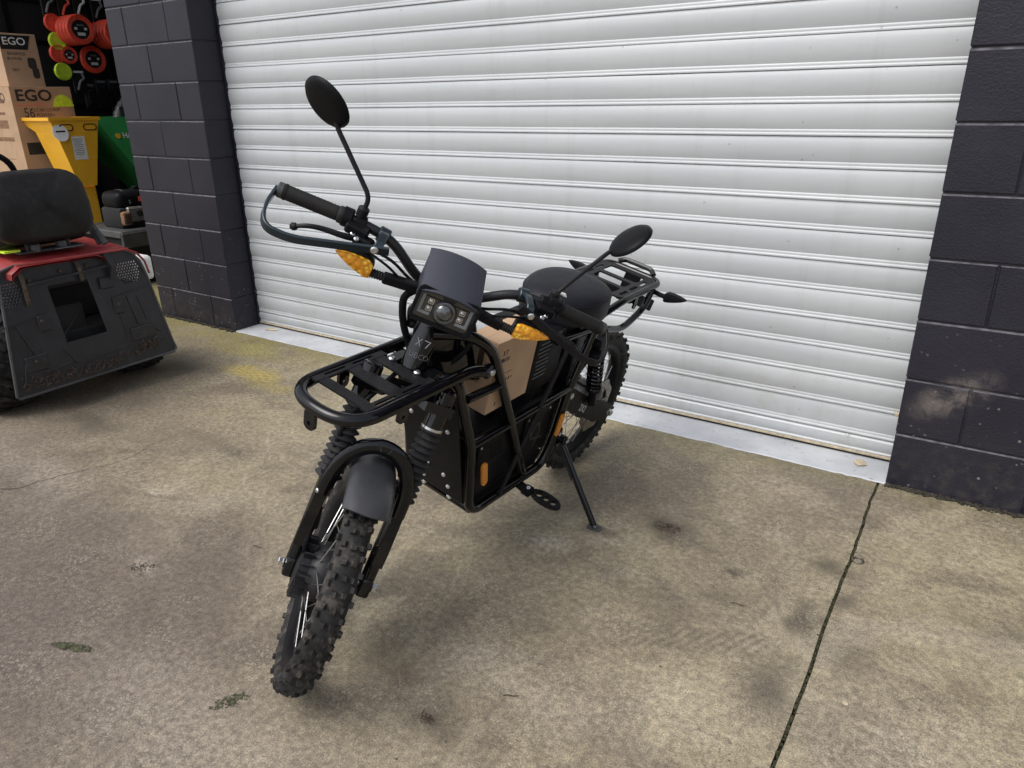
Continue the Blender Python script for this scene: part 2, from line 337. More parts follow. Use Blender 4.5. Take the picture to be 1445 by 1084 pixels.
def blockpaint():
    m, nt, b = nmat('charcoal_block_paint'); p = pos(nt)
    n = noise_(nt, p, 3, 6, .6)
    c = mixc(nt, ramp(nt, n, .3, .7), (.0125, .0118, .0205), (.0195, .0185, .0285))
    sep = nt.nodes.new('ShaderNodeSeparateXYZ'); nt.links.new(p, sep.inputs[0]); X, Z = sep.outputs[0], sep.outputs[2]
    # scuff mark on the right hand wall and pale chips towards its foot
    g = noise_(nt, p, 14, 6, .7, .5)
    dx = math_(nt, 'SUBTRACT', X, 2.83); dz = math_(nt, 'SUBTRACT', Z, .36)
    s1 = math_(nt, 'ADD', math_(nt, 'MULTIPLY', dx, .8), math_(nt, 'MULTIPLY', dz, .6)); s2 = math_(nt, 'SUBTRACT', math_(nt, 'MULTIPLY', dz, .8), math_(nt, 'MULTIPLY', dx, .6))
    d = math_(nt, 'SQRT', math_(nt, 'ADD', math_(nt, 'POWER', math_(nt, 'MULTIPLY', s1, 1 / .17), 2), math_(nt, 'POWER', math_(nt, 'MULTIPLY', s2, 1 / .075), 2)))
    sc = math_(nt, 'MULTIPLY', ramp(nt, d, 1.05, .25), ramp(nt, g, .38, .66)); c = mixc(nt, math_(nt, 'MULTIPLY', sc, .62), c, (.21, .18, .16))
    vo = nt.nodes.new('ShaderNodeTexVoronoi'); vo.inputs['Scale'].default_value = 38; nt.links.new(p, vo.inputs['Vector'])
    ch = math_(nt, 'MULTIPLY', ramp(nt, vo.outputs['Distance'], .2, .13), ramp(nt, noise_(nt, p, 11, 3), .50, .60)); ch = math_(nt, 'MULTIPLY', ch, ramp(nt, Z, .75, .05))
    c = mixc(nt, math_(nt, 'MULTIPLY', ch, .55), c, (.38, .36, .34))
    low = math_(nt, 'MULTIPLY', ramp(nt, Z, .30, .0), ramp(nt, noise_(nt, p, 25, 5), .4, .7)); c = mixc(nt, math_(nt, 'MULTIPLY', low, .35), c, (.075, .07, .06))
    nt.links.new(c, b.inputs['Base Color'])
    nt.links.new(math_(nt, 'MULTIPLY_ADD', n, .14, .28), b.inputs['Roughness']); b.inputs['Specular IOR Level'].default_value = .36
    h = math_(nt, 'ADD', math_(nt, 'ADD', noise_(nt, p, 130, 4, .6), math_(nt, 'MULTIPLY', noise_(nt, p, 420, 2), .4)), math_(nt, 'MULTIPLY', noise_(nt, p, 38, 4, .6), .5)); bump(nt, b, h, .5, .0035); return m
M_['block'] = blockpaint()
M_['jointhighlight'] = mat('dusty_highlight_ledge', (.085, .082, .095), .85, 0, .45, 30, obj=False)  # highlight on the block ledges put into the colour, with some settled dust

def doorpaint():
    m, nt, b = nmat('roller_door_paint'); p = pos(nt)
    mp = nt.nodes.new('ShaderNodeMapping'); mp.inputs['Scale'].default_value = (.6, 1, 6); nt.links.new(p, mp.inputs['Vector'])
    c = mixc(nt, ramp(nt, noise_(nt, mp.outputs[0], 1.5, 5), .3, .7), (.45, .475, .49), (.51, .533, .546))
    sep = nt.nodes.new('ShaderNodeSeparateXYZ'); nt.links.new(p, sep.inputs[0]); Z = sep.outputs[2]
    dirt = math_(nt, 'MULTIPLY', ramp(nt, Z, .9, .0), ramp(nt, noise_(nt, p, 7, 6, .7), .45, .75)); c = mixc(nt, math_(nt, 'MULTIPLY', dirt, .4), c, (.36, .33, .27))
    vo = nt.nodes.new('ShaderNodeTexVoronoi'); vo.inputs['Scale'].default_value = 17; nt.links.new(p, vo.inputs['Vector'])
    sp = math_(nt, 'MULTIPLY', ramp(nt, vo.outputs['Distance'], .095, .05), ramp(nt, noise_(nt, p, 5, 3), .50, .58)); c = mixc(nt, math_(nt, 'MULTIPLY', sp, .6), c, (.22, .2, .17))
    stk = nt.nodes.new('ShaderNodeMapping'); stk.inputs['Scale'].default_value = (9, 1, .5); nt.links.new(p, stk.inputs['Vector'])
    c = mixc(nt, math_(nt, 'MULTIPLY', ramp(nt, noise_(nt, stk.outputs[0], 2.2, 6, .65), .5, .8), .28), c, (.33, .33, .31))
    nt.links.new(c, b.inputs['Base Color']); nt.links.new(math_(nt, 'MULTIPLY_ADD', noise_(nt, p, 4, 4), .2, .26), b.inputs['Roughness'])
    bump(nt, b, math_(nt, 'ADD', noise_(nt, p, 3, 4), math_(nt, 'MULTIPLY', noise_(nt, p, 45, 3), .25)), .2, .008); return m
M_['door'] = doorpaint()
def sillpaint():
    m, nt, b = nmat('worn_white_sill_paint'); p = pos(nt)
    n = noise_(nt, p, 35, 7, .7); c = mixc(nt, ramp(nt, noise_(nt, p, 5, 5), .3, .7), (.38, .40, .43), (.50, .52, .545))
    c = mixc(nt, math_(nt, 'MULTIPLY', ramp(nt, n, .56, .68), .8), c, (.30, .29, .26))
    nt.links.new(c, b.inputs['Base Color']); b.inputs['Roughness'].default_value = .6; bump(nt, b, n, .3, .003); return m
M_['sill'] = sillpaint()

# ================================================================== SETTING
# ground sheet, two slabs with a soil filled joint between them
mb = MB(); mb.add([(-200, -200, -.03), (200, -200, -.03), (200, 200, -.03), (-200, 200, -.03)], [(0, 1, 2, 3)])
mb.build('ground', M_['soil'], ang=0, kind='structure')
def joint_x(y): return 2.666 + .006 * noise.noise(V((y * 3, 0, 0))) + .004 * noise.noise(V((y * 17, 3, 0))) - .006 * (y + .1)
ys = [-60, -20, -8, -5] + [-4 + .04 * k for k in range(106)] + [1, 6]
def slab(side):
    top = [(joint_x(y) + side * (.0046 + .0028 * noise.noise(V((y * 25, side, 5)))), y, 0) for y in ys]
    low = [(x, y, -.05) for x, y, z in top]; far = [(side * 60, y, 0) for y in ys]; n = len(ys)
    fs = []
    for i in range(n - 1):
        fs += [(i, i + 1, 2 * n + i + 1, 2 * n + i), (i, i + 1, n + i + 1, n + i)]
    m2 = MB(); m2.add(top + low + far, fs)
    return m2.build('concrete_slab', M_['concrete'], ang=20, kind='structure')
slab_l = slab(-1); slab_r = slab(1)
# hairline crack running across the left slab (child of the slab)
mb = MB(); pts = []
cr = smooth([(-1.0, -1.85, 0), (-.02, -1.72, 0), (.10, -1.60, 0), (.13, -1.50, 0), (.20, -1.36, 0), (.17, -1.2, 0), (.14, -.98, 0), (.06, -.78, 0)], 10)
vs = []; fs = []
for i, q in enumerate(cr):
    d = (cr[min(i + 1, len(cr) - 1)] - cr[max(i - 1, 0)]).normalized(); nn = V((-d.y, d.x, 0)); wd = .0018 * (1.2 - i / len(cr)) * (.6 + abs(noise.noise(q * 30)))
    q2 = q + nn * .012 * noise.noise(q * 18); vs += [q2 + nn * wd + V((0, 0, .0012)), q2 - nn * wd + V((0, 0, .0012))]
    if i: fs.append((2 * i - 2, 2 * i, 2 * i + 1, 2 * i - 1))
mb.add(vs, fs); mb.build('crack', M_['soil'], slab_l, ang=0)

XL0, XL1, XR0, DEEP = -1.642, -.878, 2.6855, .1925
def block_thing(name, label, cat, x0, x1, courses, pattern, depth=.19, parent=None):
    mb = MB(); h = .2 * courses
    mb.box(((x0 + x1) / 2, depth / 2, h / 2), (x1 - x0 - .010, depth - .010, h - .004))
    root = mb.build(name, M_['block'], ang=0, label=label, category=cat)
    cache = {}
    for k in range(courses):
        for a, b_ in pattern(k):
            wv = round(b_ - a, 4)
            var = random.randrange(3)
            if (wv, var) not in cache:
                m2 = MB(); m2.box((0, 0, 0), (wv - .004, depth, .1965), bev=.003)
                hy = depth / 2
                for v in m2.v:
                    if v.y < -hy + .0015 and v.z > .09: v.z = .0905
                    elif v.y < -hy + .005 and v.z > .0975: v.y = -hy + .0078
                rnd = random.Random(var * 31 + int(wv * 1000))
                m2.v = [v + V((rnd.uniform(-.0012, .0012), rnd.uniform(-.001, .001), rnd.uniform(-.0012, .0012))) for v in m2.v]
                me = m2.mesh('block', M_['block'], 20); me.materials.append(M_['jointhighlight']); cache[(wv, var)] = me
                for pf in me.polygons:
                    if pf.center.z > .091 and pf.normal.z > .3 and pf.normal.y < -.3: pf.material_index = 1  # sloped top bevels take the painted highlight
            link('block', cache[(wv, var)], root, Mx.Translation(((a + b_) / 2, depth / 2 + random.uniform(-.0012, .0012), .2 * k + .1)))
    return root
def pil(k): return [(XL0, -1.478), (-1.478, -1.084), (-1.084, XL1)] if k % 2 == 0 else [(XL0, -1.290), (-1.290, XL1)]
def rightwall(k):
    xs = [XR0] + ([XR0 + .19] if k % 2 == 1 else [])
    while xs[-1] < 5.3: xs.append(xs[-1] + .4)
    return list(zip(xs[:-1], xs[1:]))
block_thing('block_pillar', 'charcoal painted concrete block pillar left of the white roller door', 'pillar', XL0, XL1, 15, pil)
block_thing('block_wall', 'dark charcoal block wall with pale scuff right of the roller door', 'wall', XR0, 5.3855, 15, rightwall)

# roller door: every slat its own piece
door = thing('roller_door', 'wide pale grey corrugated steel roller door closed behind the motorbike', 'roller door', (.9, DEEP, 0))
prof = [(0, .1068), (-.0155, .1066), (-.0164, .1052), (-.0178, .1012), (-.0200, .095), (-.0215, .088), (-.0226, .079), (-.0229, .068), (-.0218, .052), (-.0188, .034), (-.0158, .0235),
        (-.0178, .0200), (-.0184, .0170), (-.0178, .0140), (-.0180, .0122), (-.0204, .0090), (-.0210, .0060), (-.0206, .0032), (-.0190, .0020), (-.013, .0010), (.004, .0010), (.004, .1068)]
PIT = .10598
def slatmesh(seed):
    x0, x1 = -1.778, 1.83; n = 25; vs = []; fs = []; m = len(prof); rnd = random.Random(seed)
    for i in range(n):
        x = x0 + (x1 - x0) * i / (n - 1)
        for y, z in prof:
            vs.append((x, y + .0011 * noise.noise(V((x * 1.3, z * 8, seed))) * (1 if y < -.01 else .2), z + .0006 * noise.noise(V((x * 2, 0, seed + 9)))))
    for i in range(n - 1):
        for q in range(m): fs.append((i * m + q, i * m + (q + 1) % m, (i + 1) * m + (q + 1) % m, (i + 1) * m + q))
    fs += [tuple(range(m)), tuple((n - 1) * m + q for q in range(m))]
    mb = MB(); mb.add(vs, fs); return mb.mesh('slat', M_['door'], 28)
sms = [slatmesh(s_) for s_ in range(4)]
for k in range(1, 27):
    link('slat', sms[random.randrange(4)], door, Mx.Translation((random.uniform(-.004, .004), random.uniform(-.0012, .0012), -.0177 + PIT * k + random.uniform(-.0006, .0006))) @ Mx.Rotation(random.uniform(-.012, .012), 4, 'X'))
mb = MB()
mb.add(*(lambda pr: ([(x, y, z) for x in (-1.776, 1.83) for y, z in pr], [(i, (i + 1) % len(pr), len(pr) + (i + 1) % len(pr), len(pr) + i) for i in range(len(pr))] + [tuple(range(len(pr))), tuple(len(pr) + i for i in range(len(pr)))]))([(.004, .0885), (-.010, .0885), (-.0215, .078), (-.0228, .066), (-.0185, .044), (-.0145, .036), (-.018, .031), (-.018, .0265), (.004, .0265)]))
mb.build('bottom_slat', M_['door'], door, ang=28)
mb = MB(); mb.box((.026, -.010, .0205), (3.604, .026, .009), bev=.001); mb.build('bottom_rail', M_['wood'], door)
mb = MB(); mb.box((.026, -.004, .0105), (3.604, .02, .009), bev=.001); mb.build('rubber_seal', M_['dark'], door)
mb = MB(); mb.box((-1.7715, -.004, 1.4), (.012, .05, 2.75)); mb.build('side_guide', M_['block'], door)
mb = MB(); mb.rev([(0, 0), (.0115, 0), (.011, .003), (.006, .006), (0, .007)], (1.62, -.0165, .075), (0, -1, 0), 14); mb.build('rivet', M_['door'], door)

# painted threshold with a ragged front edge
mb = MB(); n = 160; vs = []; fs = []
for i in range(n + 1):
    x = XL1 + (XR0 - XL1 + .012) * i / n; e = -.004 + .007 * noise.noise(V((x * 9, 1, 0))) + .006 * noise.noise(V((x * 40, 2, 0)))
    vs += [(x, e, .0005), (x, e + .004, .0045), (x, DEEP + .06, .0055)]
    if i: a = 3 * i; fs += [(a - 3, a, a + 1, a - 2), (a - 2, a + 1, a + 2, a - 1)]
mb.add(vs, fs); mb.build('threshold', M_['sill'], ang=20, kind='structure')

# upper wall over the door, roof, shop interior (the place the photo looks into on the left)
def struct(name, c, s, m): 
    mb = MB(); mb.box(c, s); return mb.build(name, m, ang=0, kind='structure')
struct('wall_over_door', ((XL1 + XR0) / 2, .095, 2.80), (XR0 - XL1 - .004, .188, .398), M_['block'])
struct('ceiling', (-1.4, 2.3, 3.86), (13.5, 4.5, .1), M_['shopwall'])
struct('wall_back', (-1.4, 4.4, 1.9), (13.4, .1, 3.8), M_['shopwall'])
struct('wall_partition', (-1.58, 2.28, 1.9), (.1, 4.14, 3.8), M_['shopwall'])
struct('wall_left', (-8.0, 2.3, 1.9), (.1, 4.1, 3.8), M_['shopwall'])
struct('wall_shop_front', (-6.8, .1, 1.9), (2.2, .19, 3.8), M_['block'])
struct('wall_over_shop_opening', (-3.67, .1, 3.6), (4.05, .188, .398), M_['block'])
struct('wall_upper', (1.87, .095, 3.41), (7.02, .188, .80), M_['block'])
struct('wall_behind_door_end', (5.3, 2.28, 1.9), (.1, 4.14, 3.8), M_['shopwall'])

# ================================================================== MOTORBIKE
BM = Mx(((-.024512, .967275, .252545, 1.63986), (-.999696, -.023001, -.008935, -.43520), (-.002834, -.252687, .967544, -.0025), (0, 0, 0, 1)))
bike = thing('utility_motorbike', 'black electric utility motorbike with knobbly tyres leaning on its side stand', 'motorbike')
bike.matrix_world = BM
AX_P = V((1.194, 0, .280)); AX_D = V((-.3911, 0, .9203))
ST = Mx.Translation(AX_P) @ Mx.Rotation(.7937, 4, AX_D) @ Mx.Translation(-AX_P)
STF = Mx.Translation(AX_P) @ Mx.Rotation(.7937 - .055, 4, AX_D) @ Mx.Translation(-AX_P)
def part(name, mb, m, steer=False, parent=None, ang=35, **k):
    return mb.build(name, M_[m], parent or bike, None if parent else (STF if steer == 2 else ST if steer else None), ang, **k)
def bolt(mb, p, d, r=.006, h=.004):
    mb.rev([(r, 0), (r, h * .6), (r * .7, h), (r * .35, h), (r * .3, h * .5), (0, h * .5)], p, d, 10)

# ---- wheels
def tyre_mesh(R, wid):
    mb = MB(); rim = .213; Rc = R - .009; cz = (rim + Rc) / 2 + .002; hh = Rc - cz; ww = wid / 2; prof = []
    for k in range(22):
        a = math.radians(-125 + 250 * k / 21); prof.append((cz + hh * math.copysign(abs(math.cos(a)) ** .9, math.cos(a)), ww * math.copysign(abs(math.sin(a)) ** .9, math.sin(a))))
    prof += [(rim + .004, ww * .45), (rim + .004, -ww * .45)]
    mb.rev(prof, (0, 0, 0), (0, 1, 0), 72, closed=True)
    rnd = random.Random(3); N = 52
    for k in range(N):
        rows = [(-14, .0), (14, .0), (46, .5), (-46, .5)] if k % 2 else [(0, .0), (33, .1), (-33, .1), (66, .5), (-66, .5)]
        for ph, dk in rows:
            t = 2 * PI * (k + dk) / N + rnd.uniform(-.008, .008); a = math.radians(ph)
            rr = cz + hh * math.cos(a) ** .9; yy = ww * math.copysign(abs(math.sin(a)) ** .9, a)
            d = V((math.cos(t), 0, math.sin(t))); tn = V((-math.sin(t), 0, math.cos(t)))
            nrm = (d * math.cos(a) + V((0, 1, 0)) * math.sin(a)).normalized(); sd_ = nrm.cross(tn)
            p = d * rr + V((0, yy, 0)); L, W, H = (.0060, .0055, .0085) if abs(ph) < 40 else (.0064, .0046, .0075)
            q = []
            for hgt, sc in ((-.003, 1.08), (H, .86)):
                for sx, sy in ((-1, -1), (1, -1), (1, 1), (-1, 1)): q.append(p + nrm * hgt + tn * (sx * L * sc) + sd_ * (sy * W * sc))
            mb.add(q, [(4, 5, 6, 7), (0, 1, 5, 4), (1, 2, 6, 5), (2, 3, 7, 6), (3, 0, 4, 7)])
    return mb.mesh('tyre', M_['rubber'], 40)
def wheel(name, M, R, wid, disc_side, hub_side):
    mb = MB()
    mb.rev([(.222, -.024), (.226, -.021), (.214, -.019), (.206, -.010), (.202, 0), (.206, .010), (.214, .019), (.226, .021), (.222, .024), (.210, .022), (.197, .012), (.193, 0), (.197, -.012), (.210, -.022)], (0, 0, 0), (0, 1, 0), 64, closed=True)
    rimo = mb.build(name, M_['satin'], bike, M)
    link('tyre', tyre_mesh(R, wid), rimo)
    # hub motor with cooling fins
    mb = MB(); hs_ = hub_side
    pr = [(.0, -.05), (.042, -.05), (.055, -.045), (.066, -.030), (.070, -.012), (.070, .012), (.066, .030), (.055, .045), (.042, .05), (0, .05)]
    mb.rev(pr, (0, 0, 0), (0, 1, 0), 40)
    hub = mb.build('hub_motor', M_['hub'], rimo)
    mb = MB()
    for k in range(18):
        a = 2 * PI * k / 18; d = V((math.cos(a), 0, math.sin(a))); tn = V((-math.sin(a), 0, math.cos(a)))
        R3 = Mx((d, V((0, 1, 0)), tn)).transposed(); mb.box(d * .056 + V((0, hs_ * .055, 0)), (.034, .026, .004), R3)
    mb.rev([(.03, .04), (.050, .045), (.050, .07), (.03, .075)], (0, 0, 0), (0, hs_, 0), 24)
    mb.build('cooling_fins', M_['hub'], rimo)
    # spokes
    sp = MB(); sp.tube([(0, 0, 0), (0, 0, 1)], .0014, 6); spm = sp.mesh('spoke', M_['spoke'], 40)
    for k in range(32):
        sgn = 1 if k % 2 else -1; cross = 1 if (k // 2) % 2 else -1; a = 2 * PI * (k + .5) / 32; a2 = a + cross * .42
        p0 = V((.066 * math.cos(a2), sgn * .030, .066 * math.sin(a2))); p1 = V((.199 * math.cos(a), sgn * .004, .199 * math.sin(a)))
        d = p1 - p0; o = link('spoke', spm, rimo, Mx.Translation(p0) @ d.to_track_quat('Z', 'Y').to_matrix().to_4x4() @ Mx.Diagonal((1, 1, d.length, 1)))
    # petal brake disc
    mb = MB(); out = []
    for k in range(72): a = 2 * PI * k / 72; rr = .100 + .004 * math.cos(8 * a); out.append((rr * math.cos(a), rr * math.sin(a)))
    inn = [[(.068 * math.cos(2 * PI * k / 36), .068 * math.sin(2 * PI * k / 36)) for k in range(36)]]
    for k in range(24):
        a = 2 * PI * k / 24; r2 = .080 if k % 2 else .090; inn.append([(r2 * math.cos(a) + .004 * math.cos(t * PI / 3), r2 * math.sin(a) + .004 * math.sin(t * PI / 3)) for t in range(6)])
    Md = frame((0, disc_side * .058, 0), (1, 0, 0), (0, 0, 1)); mb.plate(out, inn, .004, Md)
    for k in range(6):
        a = 2 * PI * k / 6; mb.tube([(.03 * math.cos(a), disc_side * .058, .03 * math.sin(a)), (.07 * math.cos(a + .25), disc_side * .058, .07 * math.sin(a + .25))], .004, 6)
    mb.build('brake_disc', M_['disc'], rimo, ang=30)
    mb = MB(); mb.cyl((0, -.098, 0), (0, .098, 0), .008, 12); mb.build('axle', M_['steel'], rimo); mb = MB()
    return rimo
FW = V((1.233, -.006, .2750)); RWC = V((0, 0, .280))
wheel('front_wheel', STF @ Mx.Translation(FW) @ Mx.Rotation(.1, 4, 'Y'), .2720, .066, 1, -1)
wheel('rear_wheel', Mx.Translation(RWC) @ Mx.Rotation(.33, 4, 'Y'), .2800, .072, 1, -1)

# ---- fork (steered)
def leg(z, y): return V((1.236 - .425 * (z - .2745), y, z))
for sd_ in (-1, 1):
    Y = sd_ * .088; mb = MB()
    mb.cyl(leg(.262, Y), leg(.50, Y), .0175, 20, .003)
    mb.box(leg(.2745, Y), (.042, .032, .05), Mx.Rotation(-.40, 3, 'Y'), .008, 2)
    fl = part('fork_leg', mb, 'gloss', 2); mb = MB(); mb.cyl(leg(.655, Y), leg(.742, Y), .0235, 20, .004); part('fork_tube', mb, 'gloss', parent=fl)
    mb = MB(); pr = []
    a = leg(.485, Y); d = leg(.66, Y) - a; L = d.length; nb = 12
    for k in range(nb * 4 + 1):
        t = k / (nb * 4); pr.append((.0265 - .004 * t + .0055 * math.sin(2 * PI * t * nb), t * L))
    mb.rev(pr, a, d, 24); part('gaiter', mb, 'gaiter', parent=fl, ang=60)
    mb = MB(); mb.rev([(.0245, 0), (.026, .001), (.026, .007), (.0245, .008)], leg(.652, Y), AX_D, 24); part('gaiter_clip', mb, 'steel', parent=fl)
    mb = MB(); ax = leg(.2745, Y) + V((0, sd_ * .018, 0)); mb.rev([(.013, 0), (.013, .002), (.010, .003), (.010, .011), (.008, .013), (0, .013)], ax, (0, sd_, 0), 6); part('axle_nut', mb, 'steel', parent=fl, ang=20)
    mb = MB(); mb.band([leg(.33, Y + sd_ * .004) + V((.020, 0, .01)), leg(.37, Y + sd_ * .004) + V((.024, 0, .01)), leg(.46, Y + sd_ * .002) + V((.026, 0, .01)), leg(.52, Y) + V((.022, 0, .01))], .028, .004, (0, 1, 0)); part('leg_guard', mb, 'gloss', parent=fl)
for z, nm in ((.712, 'lower_triple_clamp'),):
    mb = MB(); c_ = leg(z, 0); out = [(-.115, -.028), (.115, -.028), (.12, .0), (.115, .026), (.05, .03), (.035, -.0), (.03, -.085), (-.03, -.085), (-.035, 0), (-.05, .03), (-.115, .026), (-.12, 0)]
    mb.plate([(p[0], p[1]) for p in out], [], .024, frame(c_, (0, 1, 0), (AX_D.z, 0, -AX_D.x))); part(nm, mb, 'gloss', 2, ang=25)
# arch brace over the mudguard
mb = MB(); arch = []
for k in range(25):
    a = PI * k / 24; y = .088 * math.cos(a); s_ = math.sin(a); arch.append(leg(.46, 0) + V((.026, y, .006)) + AX_D * (.152 * s_ ** .75) + V((.012 * s_, 0, 0)))
mb.sweep(arch, [(-.010, -.013), (.010, -.013), (.016, -.009), (.0185, 0), (.016, .009), (.010, .013), (-.010, .013), (-.016, .009), (-.0185, 0), (-.016, -.009)], up=(.9203, 0, .3911))
ar = part('fork_brace', mb, 'gloss', 2)
mb = MB(); Ma = frame(leg(.46, 0) + AX_D * .154 + V((.0515, 0, .0115)), (0, 1, 0), AX_D)
for q in ([(-.018, .007), (-.014, .007), (-.004, -.009), (-.008, -.009)], [(-.002, .007), (.018, .007), (.012, -.009), (.008, -.009), (.012, .004), (-.001, .004)]): mb.plate(q, [], .0008, Ma)
part('emblem', mb, 'dimprint', parent=ar, ang=20)
# mudguard
def guard(a0, a1, R0, hw, n=18, m=13, th=.004, tip=.0):
    mb = MB(); rings = []
    for i in range(n + 1):
        t = i / n; a = math.radians(a0 + (a1 - a0) * t); rr = R0 + .012 * (1 - t) ** 2; h = hw * (1 - .0 * t)
        def pt(off, j):
            u = -1 + 2 * j / (m - 1); y = h * math.sin(u * 1.15) / math.sin(1.15); dr = -.030 * abs(u) ** 2.6
            ex = 1 - .0 * t; aa = a - math.radians(tip) * (abs(u) ** 2) * (1 if t > .9 else 0)
            r2 = rr + dr + off; return V((FW.x + r2 * math.cos(aa), y * (1 + off * 3), FW.z + r2 * math.sin(aa)))
        rings.append([pt(0, j) for j in range(m)] + [pt(-th, j) for j in reversed(range(m))])
    mb.loft(rings); return mb
part('front_mudguard', guard(124, 75, .303, .054, tip=-4), 'fender', 2, ang=50)
# motor cable, connector and hose on the right leg
mb = MB(); mb.cyl((1.205, -.076, .375), (1.165, -.09, .47), .012, 14, .003); mb.cyl((1.165, -.09, .47), (1.15, -.094, .51), .015, 14, .003); cn = part('cable_connector', mb, 'satin', 2)
mb = MB(); mb.cyl((1.183, -.0838, .427), (1.172, -.0875, .453), .0126, 14); part('connector_label', mb, 'whitepaint', parent=cn)
mb = MB(); mb.tube(smooth([(1.15, -.095, .50), (1.13, -.10, .56), (1.11, -.095, .64), (1.07, -.06, .70), (1.0, -.02, .74)], 8), .0055, 10); part('motor_cable', mb, 'satin', 2); mb = MB(); mb.tube(smooth([(1.205, -.076, .38), (1.23, -.08, .35), (1.235, -.07, .32)], 8), .006, 10); part('motor_cable', mb, 'satin', 2)
mb = MB(); bolt(mb, (1.168, -.075, .47), (.3, -1, 0), .006); part('bolt', mb, 'steel', parent=cn); mb = MB(); bolt(mb, (1.19, -.10, .475), (.6, -1, 0), .006); part('bolt', mb, 'steel', parent=cn)

# ---- head tube (frame side) and neck
mb = MB(); hp = lambda z: V((1.194 - .425 * (z - .28), 0, z)); mb.cyl(hp(.722), hp(.878), .0305, 32, .003); mb.cyl(hp(.716), hp(.732), .037, 32, .003); mb.cyl(hp(.866), hp(.884), .036, 32, .003)
head = part('head_tube', mb, 'headgloss')
Mh = frame((0, 0, 0), (0, 1, 0), AX_D)
def on_head(ang, z): # point on the tube surface
    n = V((.9203, 0, .3911)) * math.cos(ang) + V((0, 1, 0)) * math.sin(ang); t = V((0, 1, 0)) * math.cos(ang) - V((.9203, 0, .3911)) * math.sin(ang)
    return frame(hp(z) + n * .0312, t, AX_D)
for i, ch in enumerate('UBCO'):
    text(ch, .0185, M_['softwhite'], head, on_head(.05 + i * .38, .770), bold=-.0006, ext=.0003)
mb = MB(); mm = on_head(.62, .799) @ Mx.Diagonal((.85, .85, 1, 1))
for q in ([(-.020, .010), (-.017, .010), (-.006, -.010), (-.009, -.010)], [(-.009, .010), (-.006, .010), (-.017, -.010), (-.020, -.010)], [(.0, .010), (.018, .010), (.010, -.010), (.007, -.010), (.0135, .0075), (.0, .0075)]):
    mb.plate(q, [], .0006, mm)
part('head_emblem', mb, 'softwhite', parent=head, ang=0)
mb = MB(); rings = []
for x, z0, z1, h in ((.985, .735, .845, .026), (.94, .715, .845, .046), (.88, .69, .825, .055), (.80, .665, .77, .055)):
    rings.append([V((x, h, z0)), V((x, h, z1 - .02)), V((x, h * .7, z1)), V((x, -h * .7, z1)), V((x, -h, z1 - .02)), V((x, -h, z0))])
mb.loft(rings); part('neck_cover', mb, 'gloss', ang=25)

# ---- frame tubes
def mir(P): return [(x, -y, z) for x, y, z in P]
for sgn in (1, -1):
    f = (lambda P: P) if sgn > 0 else mir
    mb = MB()
    mb.tube(fillet(f([(.985, .030, .835), (.925, .085, .842), (.848, .105, .79), (.678, .105, .51), (.541, .105, .275)]), [.05, .07, .03], 8), .0135, 14)
    part('main_tube', mb, 'gloss')
    mb = MB()
    mb.tube(fillet(f([(.99, .03, .735), (.945, .09, .73), (.854, .105, .513), (.800, .105, .262), (.43, .105, .250), (.395, .105, .33), (.372, .105, .512), (.30, .105, .70)]), [.05, .02, .06, .06, .05, .05], 8), .0135, 14)
    part('down_tube', mb, 'gloss')
    mb = MB(); mb.tube(f([(.860, .105, .512), (.372, .105, .511)]), .0115, 12); part('mid_rail', mb, 'gloss')
    mb = MB(); mb.tube(f([(.912, .103, .674), (.782, .105, .670)]), .0115, 12); part('upper_rail', mb, 'gloss')
    mb = MB(); mb.tube(f([(.663, .112, .268), (.46, .112, .69)]), .0075, 10); mb.box(f([(.663, .112, .266)])[0], (.014, .014, .02), bev=.002); part('strut', mb, 'matte')
    mb = MB(); mb.tube(fillet(f([(.50, .09, .70), (.30, .10, .69), (.10, .105, .635), (-.035, .105, .672), (-.07, .105, .74)]), [.05, .05, .05, .03], 6), .011, 12); part('seat_rail', mb, 'gloss')
mb = MB()
mb.tube([(.788, -.104, .276), (.788, .104, .276)], .0165, 18); part('lower_cross_tube', mb, 'gloss')
for x, z, r in ((.541, .275, .011), (.372, .511, .011), (.30, .70, .011), (.69, .512, .009), (.855, .513, .009)): mb = MB(); mb.tube([(x, -.105, z), (x, .105, z)], r, 10); part('cross_tube', mb, 'gloss')
# lug where the front carrier bolts to the frame
for sgn in (1, -1):
    mb = MB(); mb.box((.857, sgn * .108, .735), (.03, .022, .03), Mx.Rotation(.5, 3, 'Y'), .004); lg = part('carrier_lug', mb, 'gloss')
    mb = MB(); bolt(mb, (.853, sgn * .119, .735), (0, sgn, 0), .009, .006); part('bolt', mb, 'steel', parent=lg)
# ---- battery / electronics body
mb = MB(); out = [(.790, .256), (.44, .250), (.405, .33), (.385, .495), (.835, .495), (.815, .40)]
mb.plate(out, [], .176, frame((0, .088, 0), (1, 0, 0), (0, 0, 1))); body = part('battery_case', mb, 'satin', ang=20)
for x0, x1, z0, z1 in ((.60, .795, .30, .485), (.43, .57, .30, .485)):
    mb = MB(); mb.box(((x0 + x1) / 2, .0905, (z0 + z1) / 2), (x1 - x0, .009, z1 - z0), bev=.003, seg=2); part('side_panel', mb, 'satin', parent=body)
mb = MB()
for k in range(6): mb.box((.70 + .004 * k, .0952, .41 + .010 * k), (.055, .003, .004), bev=.001)
part('vent_ribs', mb, 'satin', parent=body)
text('X2', .075, M_['dimprint'], body, frame((.50, .0955, .39), (.5, 0, 1), (-1, 0, .5)), bold=.001, ext=.0002)
mb = MB()
for x, z in ((.445, .465), (.445, .315), (.56, .465), (.56, .315), (.785, .47), (.615, .315)): bolt(mb, (x, .0945, z), (0, 1, 0), .004, .003)
part('panel_screws', mb, 'steel', parent=body)
